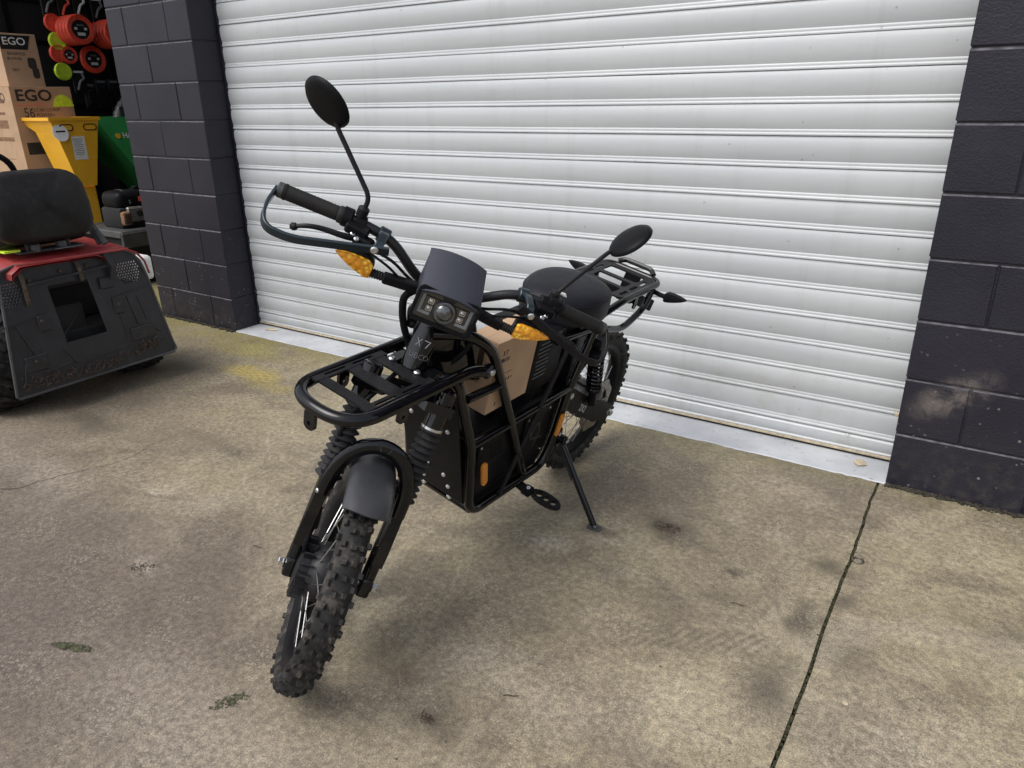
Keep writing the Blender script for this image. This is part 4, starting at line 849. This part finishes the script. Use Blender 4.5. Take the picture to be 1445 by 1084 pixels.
mb = MB(); mb.band([MP @ V((.14, .66, .02)), MP @ V((.155, .60, .04)), MP @ V((.145, .54, .02))], .02, .006, (0, 1, 0)); mb.box(MP @ V((.12, .53, .012)), (.012, .06, .05), bev=.004); mpart('latch', mb, 'mowblack')
# matted clippings caught along the lower edge
mb = MB(); rnd = random.Random(5)
for k in range(420):
    t = rnd.random(); x = -.30 + .62 * t; x = rnd.choice([rnd.gauss(-.24, .05), rnd.gauss(.25, .05), x, rnd.gauss(0, .09)]); x = max(-.32, min(.34, x)); y = .15 + abs(rnd.gauss(0, .025)) + .02 * (x > .1) + (.03 if x > .2 else 0) * rnd.random()
    p = MP @ V((x, y, .006 + rnd.random() * .006)); a = rnd.uniform(-1.2, 1.2); L = rnd.uniform(.006, .018)
    mb.box(p, (.003, L, .0025), Mx.Rotation(a, 3, 'X') @ Mx.Rotation(rnd.uniform(-.5, .5), 3, 'Z'))
o = mpart('matted_clippings', mb, 'clippings', pan, 0); o['kind'] = 'stuff'
# body behind the panel
mb = MB(); mb.box((-.33, -.01, .24), (.50, .52, .20), bev=.01); mb.box((-.40, 0, .42), (.30, .40, .16), bev=.01); mb.box((-.10, .0, .20), (.12, .5, .12), bev=.01); mpart('chassis', mb, 'dark')
mb = MB(); mb.box((-.10, -.04, .36), (.02, .14, .18), bev=.004); mb.tube([(-.08, -.10, .30), (-.10, .02, .42)], .008, 8); mpart('catcher_chute', mb, 'dark')
# red rear fender deck
mb = MB(); rings = []
for x, w_, z in ((-.004, .250, .664), (-.045, .262, .672), (-.12, .275, .682), (-.40, .285, .690), (-.52, .285, .68)):
    wr = .12 if x > -.05 else w_
    rings.append([V((x, -w_ - .012, z - .05)), V((x, -w_ - .008, z - .025)), V((x, -w_ + .03, z)), V((x, wr - .03, z - .004)), V((x, wr + .008, z - .02)), V((x, wr + .012, z - .035)), V((x, wr + .006, z - .035)), V((x, wr, z - .026)), V((x, wr - .04, z - .012)), V((x, -w_ + .04, z - .008)), V((x, -w_, z - .035)), V((x, -w_ - .006, z - .05))])
mb.loft(rings, cap=False); mpart('fender_deck', mb, 'redpaint', ang=40)
mb = MB(); mb.tube([(.004, .235, .662), (.006, .272, .642), (.004, .303, .60), (-.002, .318, .54)], .005, 8); mb.tube([(.004, .235, .668), (.004, -.235, .674)], .005, 8); mpart('deck_edge_trim', mb, 'redpaint')
mb = MB(); mb.box((-.10, .02, .707), (.08, .12, .003), Mx.Rotation(.06, 3, 'Y')); mpart('deck_label', mb, 'greyprint')
mb = MB(); mb.box((-.12, -.20, .716), (.07, .06, .008)); mpart('warning_label', mb, 'lime')
# seat
def cush(c_, sx, sy, sz, tilt, n=9, e=.45):
    mb = MB(); rings = []; R = Mx.Rotation(tilt, 3, 'Y')
    for i in range(-n, n + 1):
        t = i / n * .999; k = (1 - abs(t) ** 2.6) ** .5; ring = []
        for q in range(28):
            a = 2 * PI * q / 28; ca, sa = math.cos(a), math.sin(a)
            yy = sy / 2 * math.copysign(abs(ca) ** e, ca) * (.72 + .28 * k) * (1 - .10 * max(0, sa)); zz = sz / 2 * math.copysign(abs(sa) ** e, sa) * (.65 + .35 * k)
            if abs(t) > .99: yy *= .2; zz *= .2
            ring.append(R @ V((sx / 2 * t + .02 * (ca * ca), yy, zz)) + V(c_))
        rings.append(ring)
    mb.loft(rings); return mb
seatb = mpart('seat_backrest', cush((-.10, -.055, .885), .10, .40, .30, -.16), 'mowseat', ang=60)
mpart('seat_cushion', cush((-.28, -.055, .76), .36, .40, .09, .0), 'mowseat', ang=60)
mb = MB(); mb.tube([(-.09, -.14, .70), (-.09, -.14, .76)], .008, 8); mb.tube([(-.09, .03, .70), (-.09, .03, .76)], .008, 8); mb.box((-.10, -.05, .705), (.06, .26, .012), bev=.003); mpart('seat_bracket', mb, 'mowblack')
mb = MB(); mb.cyl((-.09, .0, .70), (-.09, .0, .735), .022, 14, .003); mpart('seat_spring', mb, 'darkgrey'); mb = MB(); mb.cyl((-.09, -.11, .70), (-.09, -.11, .735), .022, 14, .003); mpart('seat_spring', mb, 'darkgrey')
mb = MB(); mb.tube(smooth([(-.10, .17, .69), (-.14, .16, .76), (-.20, .165, .84)], 5), .010, 8); mb.tube([(-.06, .175, .695), (-.13, .15, .80)], .014, 8); mpart('lever', mb, 'darkgrey')
for sgn, yy in ((-1, -.30), (1, .33)):
    mb = MB(); R = .235; pr = [(.12, -.085), (.19, -.10), (.225, -.085), (R, -.05), (R, .05), (.225, .085), (.19, .10), (.12, .085)]; mb.rev(pr, (0, 0, 0), (0, 1, 0), 44, closed=True)
    for k in range(30):
        for sg in (1, -1):
            a = 2 * PI * (k + .5 * (sg > 0)) / 30; d = V((math.cos(a), 0, math.sin(a))); tn = V((-math.sin(a), 0, math.cos(a))); R3 = Mx((d, V((0, 1, 0)), tn)).transposed() @ Mx.Rotation(sg * .6, 3, 'X'); mb.box(d * .236 + V((0, sg * .045, 0)), (.012, .085, .018), R3, .002)
    wh = mb.build('wheel', M_['rubber'], mow, Mx.Translation((-.34, yy, .236)), 40)
    mb = MB(); mb.rev([(0, -.04), (.09, -.04), (.125, -.07), (.125, .07), (.09, .04), (0, .04)], (0, 0, 0), (0, 1, 0), 24); mb.build('rim', M_['darkgrey'], wh)
mb = MB(); mb.box((-.22, .37, .535), (.17, .11, .12), bev=.02, seg=3); mpart('fuel_tank', mb, 'whitepaint', ang=50)
mb = MB(); mb.cyl((-.22, .37, .595), (-.22, .37, .612), .02, 14, .003); mpart('fuel_cap', mb, 'satin')
# front half with bonnet and steering wheel
mb = MB(); mb.box((-.78, -.02, .30), (.45, .60, .10), bev=.02); mpart('footplate', mb, 'mowblack')
mb = MB(); mb.loft([[V((x, y * w_, z)) for y, z in ((-1, .30), (-1, h - .06), (-.75, h), (.75, h), (1, h - .06), (1, .30))] for x, w_, h in ((-.95, .22, .80), (-1.0, .23, .84), (-1.35, .22, .80), (-1.55, .18, .66))]); mpart('bonnet', mb, 'redpaint', ang=40)
for sgn in (-1, 1):
    mb = MB(); mb.rev([(.06, -.06), (.14, -.07), (.18, -.05), (.185, 0), (.18, .05), (.14, .07), (.06, .06)], (-1.25, sgn * .36, .186), (0, 1, 0), 32, closed=True); mpart('front_wheel', mb, 'rubber')
mb = MB(); ctr = V((-.70, -.02, .945)); fx = frame(ctr, (0, 1, 0), (.5, 0, .85)); mb.tube([fx @ V((.165 * math.cos(2 * PI * k / 40), .165 * math.sin(2 * PI * k / 40), 0)) for k in range(40)], .014, 10, closed=True)
for a in (PI / 2, PI * 7 / 6, PI * 11 / 6): mb.tube([fx @ V((0, 0, -.02)), fx @ V((.165 * math.cos(a), .165 * math.sin(a), 0))], .011, 8)
mb.cyl(ctr, ctr + V((-.22, 0, -.22)), .02, 12); mpart('steering_wheel', mb, 'satin')

# ================================================================== SHOP GOODS SEEN THROUGH THE OPENING
def box_thing(label, loc, size, m, rz=0):
    o = thing('cardboard_box', label, 'box', loc); o.rotation_euler = (0, 0, rz); carton_faces(o, *size, m); return o
FX = lambda x, y, z: frame((x, y, z), (0, 1, 0), (0, 0, 1))
b1 = box_thing('large brown carton marked EGO with lime tag behind the yellow chipper', (-3.85, .50, 0), (.5, .455, 1.43), M_['card'], 0)
fx_ = .2503
text('EGO', .115, M_['inkprint'], b1, FX(fx_, -.06, 1.365), bold=.003, sx=1.15)
mb = MB(); mb.box((fx_, -.10, 1.298), (.0006, .21, .004)); mb.build('printed_rule', M_['spoolred'], b1, ang=0)
text('56', .10, M_['inkprint'], b1, FX(fx_, -.12, 1.24), sx=.8); text('VOLT ARC-LITHIUM', .034, M_['inkprint'], b1, FX(fx_, .0, 1.262), sx=.75); text('POWER+', .034, M_['inkprint'], b1, FX(fx_, .0, 1.225)); text('12', .09, M_['inkprint'], b1, FX(fx_, -.12, 1.15), sx=.8); text('AH BATTERY', .034, M_['inkprint'], b1, FX(fx_, .0, 1.155))
mb = MB(); mb.plate([(.075 * math.cos(PI * k / 24) * (1 + .1 * (k % 2)), .085 * math.sin(PI * k / 24) * (1 + .1 * (k % 2))) for k in range(25)], [], .002, FX(fx_, .150, 1.285)); mb.build('price_tag', M_['lime'], b1, ang=0)
for z, wd, h in ((.98, .30, .09), (.80, .22, .05), (.70, .2, .05), (.55, .3, .07)):
    mb = MB(); mb.box((fx_, -.04, z), (.0006, wd, h)); mb.build('printed_panel', M_['inkprint'] if h > .08 else M_['rust'], b1, ang=0)
for k, (z, wd, h) in enumerate(((1.33, .26, .03), (1.24, .2, .02), (1.16, .22, .06), (1.05, .3, .03), (.90, .2, .12), (.76, .26, .008), (.70, .24, .03), (.5, .16, .14))):
    mb = MB(); mb.box((0, -.2281, z), (wd, .0006, h if h < .1 else .004)); mb.build('printed_line', M_['rust'], b1, ang=0)
text('EGO', .1, M_['inkprint'], b1, frame((.05, -.2283, 1.35), (1, 0, 0), (0, 0, 1)))
b2 = box_thing('upright brown carton with black EGO header on top of the large carton', (-3.86, .465, 1.434), (.3, .27, .375), M_['card2'], 0)
mb = MB(); mb.plate([(-.13, .0), (.06, .0), (.095, .10), (-.13, .10)], [], .0008, FX(.1503, 0, .265)); mb.build('printed_header', M_['blackprint'], b2, ang=0)
text('EGO', .075, M_['whitepaint'], b2, FX(.1513, -.03, .32), bold=.001, sx=1.1)
text('BACKPACK', .032, M_['inkprint'], b2, FX(.1505, -.03, .235), sx=.8); text('BLOWER', .026, M_['inkprint'], b2, FX(.1505, -.05, .20)); text('56V', .03, M_['inkprint'], b2, FX(.1505, -.06, .12))
mb = MB(); mb.plate(rrect(.062, .08, .02, 4, .07, .17), [], .0008, FX(.1503, 0, 0)); mb.plate(rrect(.05, .08, .02, 4, .085, .10), [], .0009, FX(.1503, 0, 0)); mb.build('printed_picture', M_['inkprint'], b2, ang=0)
b3 = box_thing('brown carton standing at the left edge behind the mower steering wheel', (-4.45, .62, 0), (.45, .30, 1.30), M_['card'], 0)

# yellow chipper
yc = thing('wood_chipper', 'yellow hopper of a wood chipper with white round tag and paper label', 'chipper', (-3.45, .5, 0))
def frus(top, bot, zt, zb, th=.004):
    mb = MB(); T = [V((x, y, zt)) for x, y in top]; B_ = [V((x, y, zb)) for x, y in bot]; ct = sum(T, V()) / 4; cb = sum(B_, V()) / 4
    T2 = [ct + (p - ct) * .97 + V((0, 0, 0)) for p in T]; B2 = [cb + (p - cb) * .95 for p in B_]; fs = []
    for i in range(4):
        j = (i + 1) % 4; fs += [(i, j, 4 + j, 4 + i), (8 + i, 8 + j, 12 + j, 12 + i), (i, j, 8 + j, 8 + i), (4 + i, 4 + j, 12 + j, 12 + i)]
    mb.add(T + B_ + T2 + B2, fs); return mb
mb = frus([(.25, -.155), (.25, .165), (-.05, .165), (-.05, -.155)], [(.25, -.06), (.25, .075), (-.02, .075), (-.02, -.06)], 1.105, .70); mb.build('hopper', M_['yellow'], yc, ang=15)
mb = frus([(.25, -.18), (.25, .19), (-.27, .19), (-.27, -.18)], [(.25, -.155), (.25, .165), (-.05, .165), (-.05, -.155)], 1.195, 1.1055); mb.build('hopper_flare', M_['yellow'], yc, ang=15)
mb = MB(); mb.sweep([(.25, -.18, 1.197), (.25, .19, 1.197), (-.27, .19, 1.197), (-.27, -.18, 1.197)], [(-.012, -.012), (.012, -.012), (.012, .012), (-.012, .012)], up=(0, 0, 1), closed=True); mb.build('hopper_rim', M_['yellow'], yc, ang=15)
for y in (-.07, .11):
    mb = MB(); mb.plate(rrect(.105, .05, .024, 5), [rrect(.09, .036, .018, 5)], .003, FX(.2505, y, 1.135)); mb.build('handle_trim', M_['dark'], yc, ang=20)
    mb = MB(); mb.plate(rrect(.09, .036, .018, 5), [], .001, FX(.2505, y, 1.135)); mb.build('handle_slot', M_['whitepaint'] if y > 5 else M_['yellow'], yc, ang=20)
mb = MB(); mb.plate(rrect(.10, .17, .004, 2), [], .001, FX(.2505, .0, .985)); lab = mb.build('paper_label', M_['whitepaint'], yc, ang=0)
for k in range(9): mb = MB(); mb.box((.2518, -.005 + .004 * (k % 2), 1.05 - .014 * k), (.0004, .075 - .01 * (k % 3), .004)); mb.build('printed_line', M_['greyprint'], lab, ang=0)
mb = MB(); mb.plate([(.055 * math.cos(2 * PI * k / 48) * (1 + .09 * (k % 2)), .06 * math.sin(2 * PI * k / 48) * (1 + .09 * (k % 2))) for k in range(48)], [], .002, frame((.262, -.125, 1.10), (0, 1, .0), (-.25, 0, 1))); tg = mb.build('round_tag', M_['whitepaint'], yc, ang=0)
mb = MB(); mb.box((.266, -.125, 1.11), (.0006, .07, .012), Mx.Rotation(.25, 3, 'Y')); mb.build('printed_line', M_['inkprint'], tg, ang=0)
mb = MB(); mb.box((.07, .01, .55), (.30, .14, .30), bev=.01); mb.build('chute', M_['yellow'], yc, ang=20)
mb = MB(); mb.box((.05, .01, .30), (.5, .40, .22), bev=.02); mb.build('chipper_housing', M_['darkgrey'], yc, ang=20)
for y in (-.26, .28):
    mb = MB(); mb.rev([(.05, -.05), (.14, -.055), (.17, -.03), (.17, .03), (.14, .055), (.05, .05)], (0, y, .171), (0, 1, 0), 28, closed=True); mb.build('wheel', M_['rubber'], yc)
# green chipper
gc = thing('wood_chipper', 'green hopper of a wood chipper beside the block pillar', 'chipper', (-3.8, 1.2, 0))
mb = frus([(.25, -.36), (.25, .35), (-.3, .35), (-.3, -.36)], [(.40, .02), (.40, .25), (.0, .25), (.0, .02)], 1.20, .52); mb.build('hopper', M_['green'], gc, ang=15)
for y in (-.24, -.05, .14):
    mb = MB(); mb.plate(rrect(.15, .045, .006, 3), [], .002, frame((.262, y, 1.135), (0, 1, 0), (-.22, 0, 1))); mb.build('slot', M_['dark'], gc, ang=20)
Tg = lambda y, z: frame((.2525 + (1.20 - z) * .222, y, z), (0, 1, 0), (-.22, 0, 1))
text('HANSA', .06, M_['whitepaint'], gc, Tg(-.06, 1.05), bold=.001); text('AC', .11, M_['whitepaint'], gc, Tg(.02, .93), bold=.002)
mb = MB(); mb.plate([(.022 * math.cos(2 * PI * k / 20), .022 * math.sin(2 * PI * k / 20)) for k in range(20)], [], .002, Tg(-.20, 1.05)); mb.build('badge', M_['yellow'], gc, ang=0)
mb = MB(); mb.box((.15, .13, .30), (.55, .42, .36), bev=.02); mb.build('chipper_housing', M_['green'], gc, ang=20)
for y in (-.13, .42):
    mb = MB(); mb.rev([(.05, -.05), (.14, -.055), (.17, -.03), (.17, .03), (.14, .055), (.05, .05)], (0, y, .171), (0, 1, 0), 28, closed=True); mb.build('wheel', M_['rubber'], gc)
# petrol engine on a steel deck between mower and pillar
eg = thing('engine_cart', 'grey steel deck carrying a black petrol engine behind the mower seat', 'engine', (-2.75, .55, 0))
mb = MB(); mb.box((0, .05, .40), (.55, .62, .05), bev=.006); mb.box((.27, .05, .36), (.03, .62, .11), bev=.006); mb.build('deck', M_['darkgrey'], eg)
mb = MB(); mb.box((0, -.02, .20), (.4, .4, .34), bev=.02); mb.build('under_frame', M_['dark'], eg)
mb = MB(); mb.box((.02, -.02, .50), (.26, .30, .15), bev=.02, seg=2); mb.build('crankcase', M_['dark'], eg)
mb = MB(); mb.box((.16, -.06, .525), (.03, .12, .11), bev=.008)
for k in range(6): mb.box((.178, -.06, .485 + .016 * k), (.012, .11, .006))
mb.build('cylinder_fins', M_['enginegrey'], eg)
mb = MB(); mb.cyl((.17, -.035, .53), (.19, -.035, .53), .022, 16); mb.build('exhaust_port', M_['dark'], eg)
mb = MB(); mb.box((.165, .075, .53), (.03, .08, .09), bev=.006); mb.build('carburettor', M_['enginegrey'], eg)
mb = MB(); mb.box((.02, -.02, .625), (.25, .29, .13), bev=.05, seg=4); mb.build('fuel_tank', M_['satin'], eg, ang=50)
mb = MB(); mb.band([V((.02 + .13 * math.cos(t), -.075, .60 + .098 * math.sin(t))) for t in [PI * k / 16 for k in range(17)]], .014, .004, (0, 1, 0)); mb.build('tank_strap', M_['darkgrey'], eg)
mb = MB(); mb.cyl((.03, .05, .685), (.03, .05, .712), .028, 18, .004); mb.build('filler_cap', M_['satin'], eg)
mb = MB(); mb.rev([(0, 0), (.085, 0), (.09, .012), (.07, .03), (.03, .036), (0, .036)], (.05, .13, .535), (.5, 1, 0), 28); mb.build('recoil_cover', M_['darkgrey'], eg)
mb = MB(); mb.box((.15, -.13, .50), (.06, .07, .10), bev=.015, seg=2); mb.build('muffler', M_['rust'], eg)
for k in range(5): mb = MB(); mb.box((.183, -.13, .47 + .015 * k), (.004, .05, .005)); mb.build('muffler_slot', M_['dark'], eg)
mb = MB(); mb.box((.147, .03, .630), (.003, .07, .035)); mb.build('cowl_badge', M_['spoolred'], eg)
mb = MB(); mb.tube(smooth([(.1, .15, .66), (.14, .18, .62), (.15, .19, .52)], 6), .02, 10); mb.cyl((.1, .17, .50), (.1, .23, .50), .05, 18, .01); mb.build('air_filter', M_['satin'], eg)
for y in (-.2, .3):
    mb = MB(); mb.rev([(.05, -.05), (.14, -.055), (.17, -.03), (.17, .03), (.14, .055), (.05, .05)], (-.05, y, .171), (0, 1, 0), 28, closed=True); mb.build('wheel', M_['rubber'], eg)

# display wall with trimmer line
db = thing('display_board', 'tall black retail display board behind the boxes and chippers', 'display board', (-4.68, 2.0, 0))
mb = MB(); mb.box((0, 0, 1.4), (.04, 3.7, 2.75), bev=.003); mb.build('back_board', M_['interior'], db)
for z in (2.16, 1.83, 1.30, .9):
    mb = MB(); mb.box((.03, 0, z), (.02, 3.66, .03), bev=.003); mb.build('rail', M_['satin'], db)
for y in (-1.15, -.30, .55): 
    mb = MB(); mb.box((.035, y, 1.4), (.03, .04, 2.7), bev=.003); mb.build('upright', M_['satin'], db)
def spool(label, x, y, z, R, m='spoolred', t=.035, hub=True, group=None, cat='spool'):
    o = thing('trimmer_line_spool', label, cat, (x, y, z), group)
    mb = MB(); pr = [(R * .62, -t / 2), (R * .9, -t / 2), (R, -t / 4), (R, t / 4), (R * .9, t / 2), (R * .62, t / 2)]; mb.rev(pr, (0, 0, 0), (1, 0, 0), 36, closed=True)
    for k in range(4): rr = R * (.70 + .075 * k); mb.tube([(t / 2, rr * math.cos(2 * PI * q / 36), rr * math.sin(2 * PI * q / 36)) for q in range(36)], R * .035, 6, closed=True)
    mb.build('line_coil', M_[m], o)
    mb = MB(); mb.rev([(0, 0), (R * .62, 0), (R * .62, t / 2 + .001), (0, t / 2 + .001)], (0, 0, 0), (1, 0, 0), 28); cd = mb.build('centre_card', M_['blackprint'] if hub else M_[m], o)
    if hub:
        for yy, zz, w_, h in ((0, .28, .5, .1), (-.34, .05, .2, .16), (.34, .05, .2, .16), (0, -.3, .55, .2)):
            mb = MB(); mb.box((t / 2 + .0016, yy * R, zz * R), (.0008, w_ * R, h * R)); mb.build('printed_patch', M_['whitepaint'] if zz < .2 else M_['greyprint'], cd, ang=0)
    return o
XW = -4.6
def wp(px_y, px_z): return px_y, px_z
for k in range(5): spool(['front', 'second', 'third', 'fourth', 'rearmost'][k] + ' red trimmer line spool on the upper hook nearest the cartons', XW + .30 - .055 * k, 1.285 + .0, 1.925, .125, group='spools on the upper left hook')
for k in range(5): spool(['front', 'second', 'third', 'fourth', 'rearmost'][k] + ' red trimmer line spool on the upper hook beside the pillar', XW + .30 - .055 * k, 1.62, 1.915, .125, group='spools on the upper right hook')
spool('single large red trimmer line spool on the lower hook', XW + .10, 1.46, 1.695, .12)
spool('small dark-centred red spool between the lower spools', XW + .10, 1.245, 1.725, .075)
for z, nm in ((1.985, 'upper'), (1.735, 'lower')):
    spool('small red spool pack hanging above lime pack, %s row' % nm, XW + .10, 1.165 if z > 1.9 else 1.115 + .04, z, .075, t=.03, hub=False)
    spool('small lime spool pack hanging below red pack, %s row' % nm, XW + .10, 1.17 if z > 1.9 else 1.165, z - .15, .075, 'lime', t=.03, hub=False)
for k, (y, z, h) in enumerate(((1.2, 2.3, .2), (1.36, 2.32, .25), (1.52, 2.3, .2), (1.68, 2.34, .25), (1.5, 1.40, .25), (1.62, 1.38, .3), (1.74, 1.42, .25), (1.38, 1.38, .22))):
    o = thing('blister_pack', ['dark hanging pack on the top row, %s from the left' % s_ for s_ in ('first', 'second', 'third', 'fourth')][k] if k < 4 else 'dark hanging pack below the spools, number %s from the right' % ('two', 'three', 'one', 'four')[k - 4], 'pack', (XW + .08, y, z))
    mb = MB(); mb.box((0, 0, 0), (.02, .11, h), bev=.004); mb.build('backing_card', M_['blackprint'], o); mb = MB(); mb.loft([[V((.012, -.04, -h * .4)), V((.012, .04, -h * .4)), V((.012, .04, h * .3)), V((.012, -.04, h * .3))], [V((.045, -.03, -h * .35)), V((.045, .03, -h * .35)), V((.045, .03, h * .22)), V((.045, -.03, h * .22))]]); mb.build('bubble', M_['glass'], o, ang=20)
    mb = MB(); mb.box((.0125, .0, h * .42), (.001, .08, .02)); mb.build('printed_strip', M_['spoolred'] if k % 3 == 0 else M_['greyprint'], o, ang=0)

for k, (y, z, c_, l) in enumerate(((1.16, 2.13, 'greyprint', 'grey tool pack above the small upper red spool'), (1.30, 2.12, 'spoolred', 'pinkish tool pack above the upper stacked spools'), (1.44, 2.14, 'whitepaint', 'pale tool pack above the gap between the stacked spools'), (1.60, 2.12, 'greyprint', 'dark tool pack above the spools beside the pillar'), (1.30, 1.50, 'greyprint', 'dark pack with pale strip below the lower lime pack'), (1.78, 1.66, 'greyprint', 'dark pack right of the single large spool'))):
    o = thing('tool_pack', l, 'pack', (XW + .09, y, z)); mb = MB(); mb.box((0, 0, 0), (.016, .12, .20), bev=.004); mb.build('backing_card', M_['blackprint'], o)
    mb = MB(); mb.tube(smooth([(.03, -.04, -.07), (.035, -.01, .0), (.03, .03, .03), (.03, .02, .07)], 6), .011, 8); mb.build('tool', M_[c_], o); mb = MB(); mb.box((.009, 0, .085), (.001, .09, .018)); mb.build('printed_strip', M_['whitepaint'], o, ang=0)
# tall dark machine between the boxes and the pillar
tm = thing('leaf_vacuum', 'dark machine with ribbed hose standing behind the chippers', 'machine', (-4.2, 1.45, 0))
mb = MB(); mb.box((0, 0, .55), (.4, .5, .7), bev=.05, seg=3); mb.build('housing', M_['satin'], tm, ang=50)
mb = MB(); hz = smooth([(.1, -.1, .9), (.15, -.12, 1.15), (.12, .02, 1.32), (.1, .18, 1.2), (.1, .2, .9)], 14); mb.tube(hz, .05, 12, rf=lambda t: 1 + .08 * math.sin(t * 220)); mb.build('hose', M_['darkgrey'], tm, ang=60)
for y in (-.12, .02, .16): mb = MB(); mb.band([(.2, y, .95), (.215, y + .01, 1.1), (.2, y + .03, 1.28)], .05, .006, (0, 1, 0)); mb.build('blade_guard', M_['darkgrey'], tm)
# ================================================================== SMALL THINGS ON THE GROUND
def ring(loc, R, r): mb = MB(); mb.tube([(R * math.cos(2 * PI * k / 28), R * math.sin(2 * PI * k / 28), r) for k in range(28)], r, 8, closed=True); o = mb.build('steel_ring', M_['disc']); o.location = loc; return o
o = ring((2.689, -.549, .0005), .0145, .0032); o['label'] = 'small grey metal ring lying on the slab joint'; o['category'] = 'ring'
def chip(name, loc, size, m, label, cat, seed=0, flat=.4):
    mb = MB(); rnd = random.Random(seed); pts = []
    bm = bmesh.new(); bmesh.ops.create_icosphere(bm, subdivisions=2, radius=1)
    for v in bm.verts: v.co = v.co * (1 + .35 * noise.noise(v.co * 1.7 + V((seed, 0, 0)))); v.co = V((v.co.x * size[0], v.co.y * size[1], max(v.co.z, -.4) * size[2] + .4 * size[2]))
    bm.verts.index_update(); mb.add([v.co for v in bm.verts], [[v.index for v in f.verts] for f in bm.faces]); bm.free()
    o = mb.build(name, M_[m], ang=25); o.location = loc; o['label'] = label; o['category'] = cat; o.rotation_euler[2] = seed
chip('paint_chip', (2.764, -1.148, .0), (.0075, .006, .003), 'wood', 'pale chip on the right slab near the joint', 'chip', 1)
chip('wood_wedge', (2.585, .105, .0065), (.021, .022, .010), 'wood', 'pale wedge under the right end of the roller door', 'wedge', 2)
chip('wood_wedge', (-.70, .115, .0065), (.045, .012, .008), 'wood', 'pale sliver of wood under the left end of the roller door', 'wedge', .3)
chip('plaster_lump', (2.682, -.002, .26), (.008, .006, .011), 'wood', 'pale lump stuck on the corner of the dark block wall', 'lump', 3)
def debris(name, loc, n, rad, m, label, cat, L=(.006, .02), seed=0, sq=.6):
    rnd = random.Random(seed); mb = MB()
    for k in range(n):
        a = rnd.uniform(0, 2 * PI); r = rad * rnd.random() ** .7; p = V((r * math.cos(a), r * sq * math.sin(a), .0012 + rnd.random() * .0015)); l = rnd.uniform(*L)
        mb.box(p, (l, .0016, .0008), Mx.Rotation(rnd.uniform(0, 2 * PI), 3, 'Z') @ Mx.Rotation(rnd.uniform(-.25, .25), 3, 'Y'))
    o = mb.build(name, M_[m], ang=0); o.location = loc; o.rotation_euler[2] = rnd.uniform(-.5, 1.2); o['label'] = label; o['category'] = cat; o['kind'] = 'stuff'
debris('grass_clippings', (1.102, -1.994, 0), 230, .062, 'grassdry', 'patch of dry green grass clippings on the concrete at the lower left', 'clippings', (.003, .011), seed=1, sq=.2)
debris('grass_clippings', (1.589, -1.893, 0), 130, .045, 'grassdry', 'thin patch of dry grass clippings in front of the front tyre', 'clippings', (.002, .008), seed=2, sq=.4)
debris('leaf_litter', (2.147, -.672, 0), 60, .05, 'twig', 'dark leaf litter in the oil stain right of the side stand', 'litter', (.005, .018), 3)
debris('leaf_litter', (2.0, -1.69, 0), 22, .025, 'twig', 'small brown leaf scraps in the dark spot at bottom centre', 'litter', (.006, .02), 4)
debris('grit_patch', (.52, -1.39, 0), 80, .05, 'wood', 'pale crumbled grit on the concrete left of the motorbike', 'grit', (.002, .005), 5)
debris('grit_patch', (.925, -1.70, 0), 70, .04, 'twig', 'rough dark grit hollow between grass patch and front wheel', 'grit', (.002, .006), 6)
for i, (p, q, l) in enumerate((((2.12, -1.535), .5, 'short dark twig at the bottom edge of the yard'), ((1.13, -1.45), .2, 'thin dark twig left of the front fork'), ((2.455, -.935), .1, 'tiny twig by the smudge near the joint'))):
    mb = MB(); mb.tube(smooth([(-.018, 0, .0016), (-.005, .0012, .003), (.006, -.001, .0025), (.018, .0015, .0016)], 4), .0010, 6); o = mb.build('twig', M_['twig']); o.location = (p[0], p[1], 0); o.rotation_euler[2] = q; o['label'] = l; o['category'] = 'twig'
# soil and moss in the joint and along the foot of the walls
rnd = random.Random(11); mb = MB()
for k in range(1600):
    y = rnd.uniform(-3.2, -.02); x = joint_x(y) + rnd.gauss(0, .003); r = rnd.uniform(.002, .005); mb.box((x, y, -.006 + rnd.random() * .004), (r, r * 1.5, r), Mx.Rotation(rnd.random() * 3, 3, 'Z'))
o = mb.build('joint_moss', M_['moss'], ang=0, kind='stuff', label='soil and moss filling the joint between the two slabs', category='moss')
mb = MB()
for k in range(1500):
    if k % 3 == 0: x = rnd.uniform(XL0, XL1)
    else: x = XR0 + rnd.random() ** 1.4 * 2.2
    y = -abs(rnd.gauss(0, .010)) - .001; r = rnd.uniform(.003, .009); mb.box((x, y, r * .35), (r * 1.6, r, r), Mx.Rotation(rnd.random() * 3, 3, 'Z') @ Mx.Rotation(rnd.random(), 3, 'X'))
mb.build('wall_foot_moss', M_['soil'], ang=0, kind='stuff', label='dark soil and moss crumbs along the foot of the block walls', category='moss')
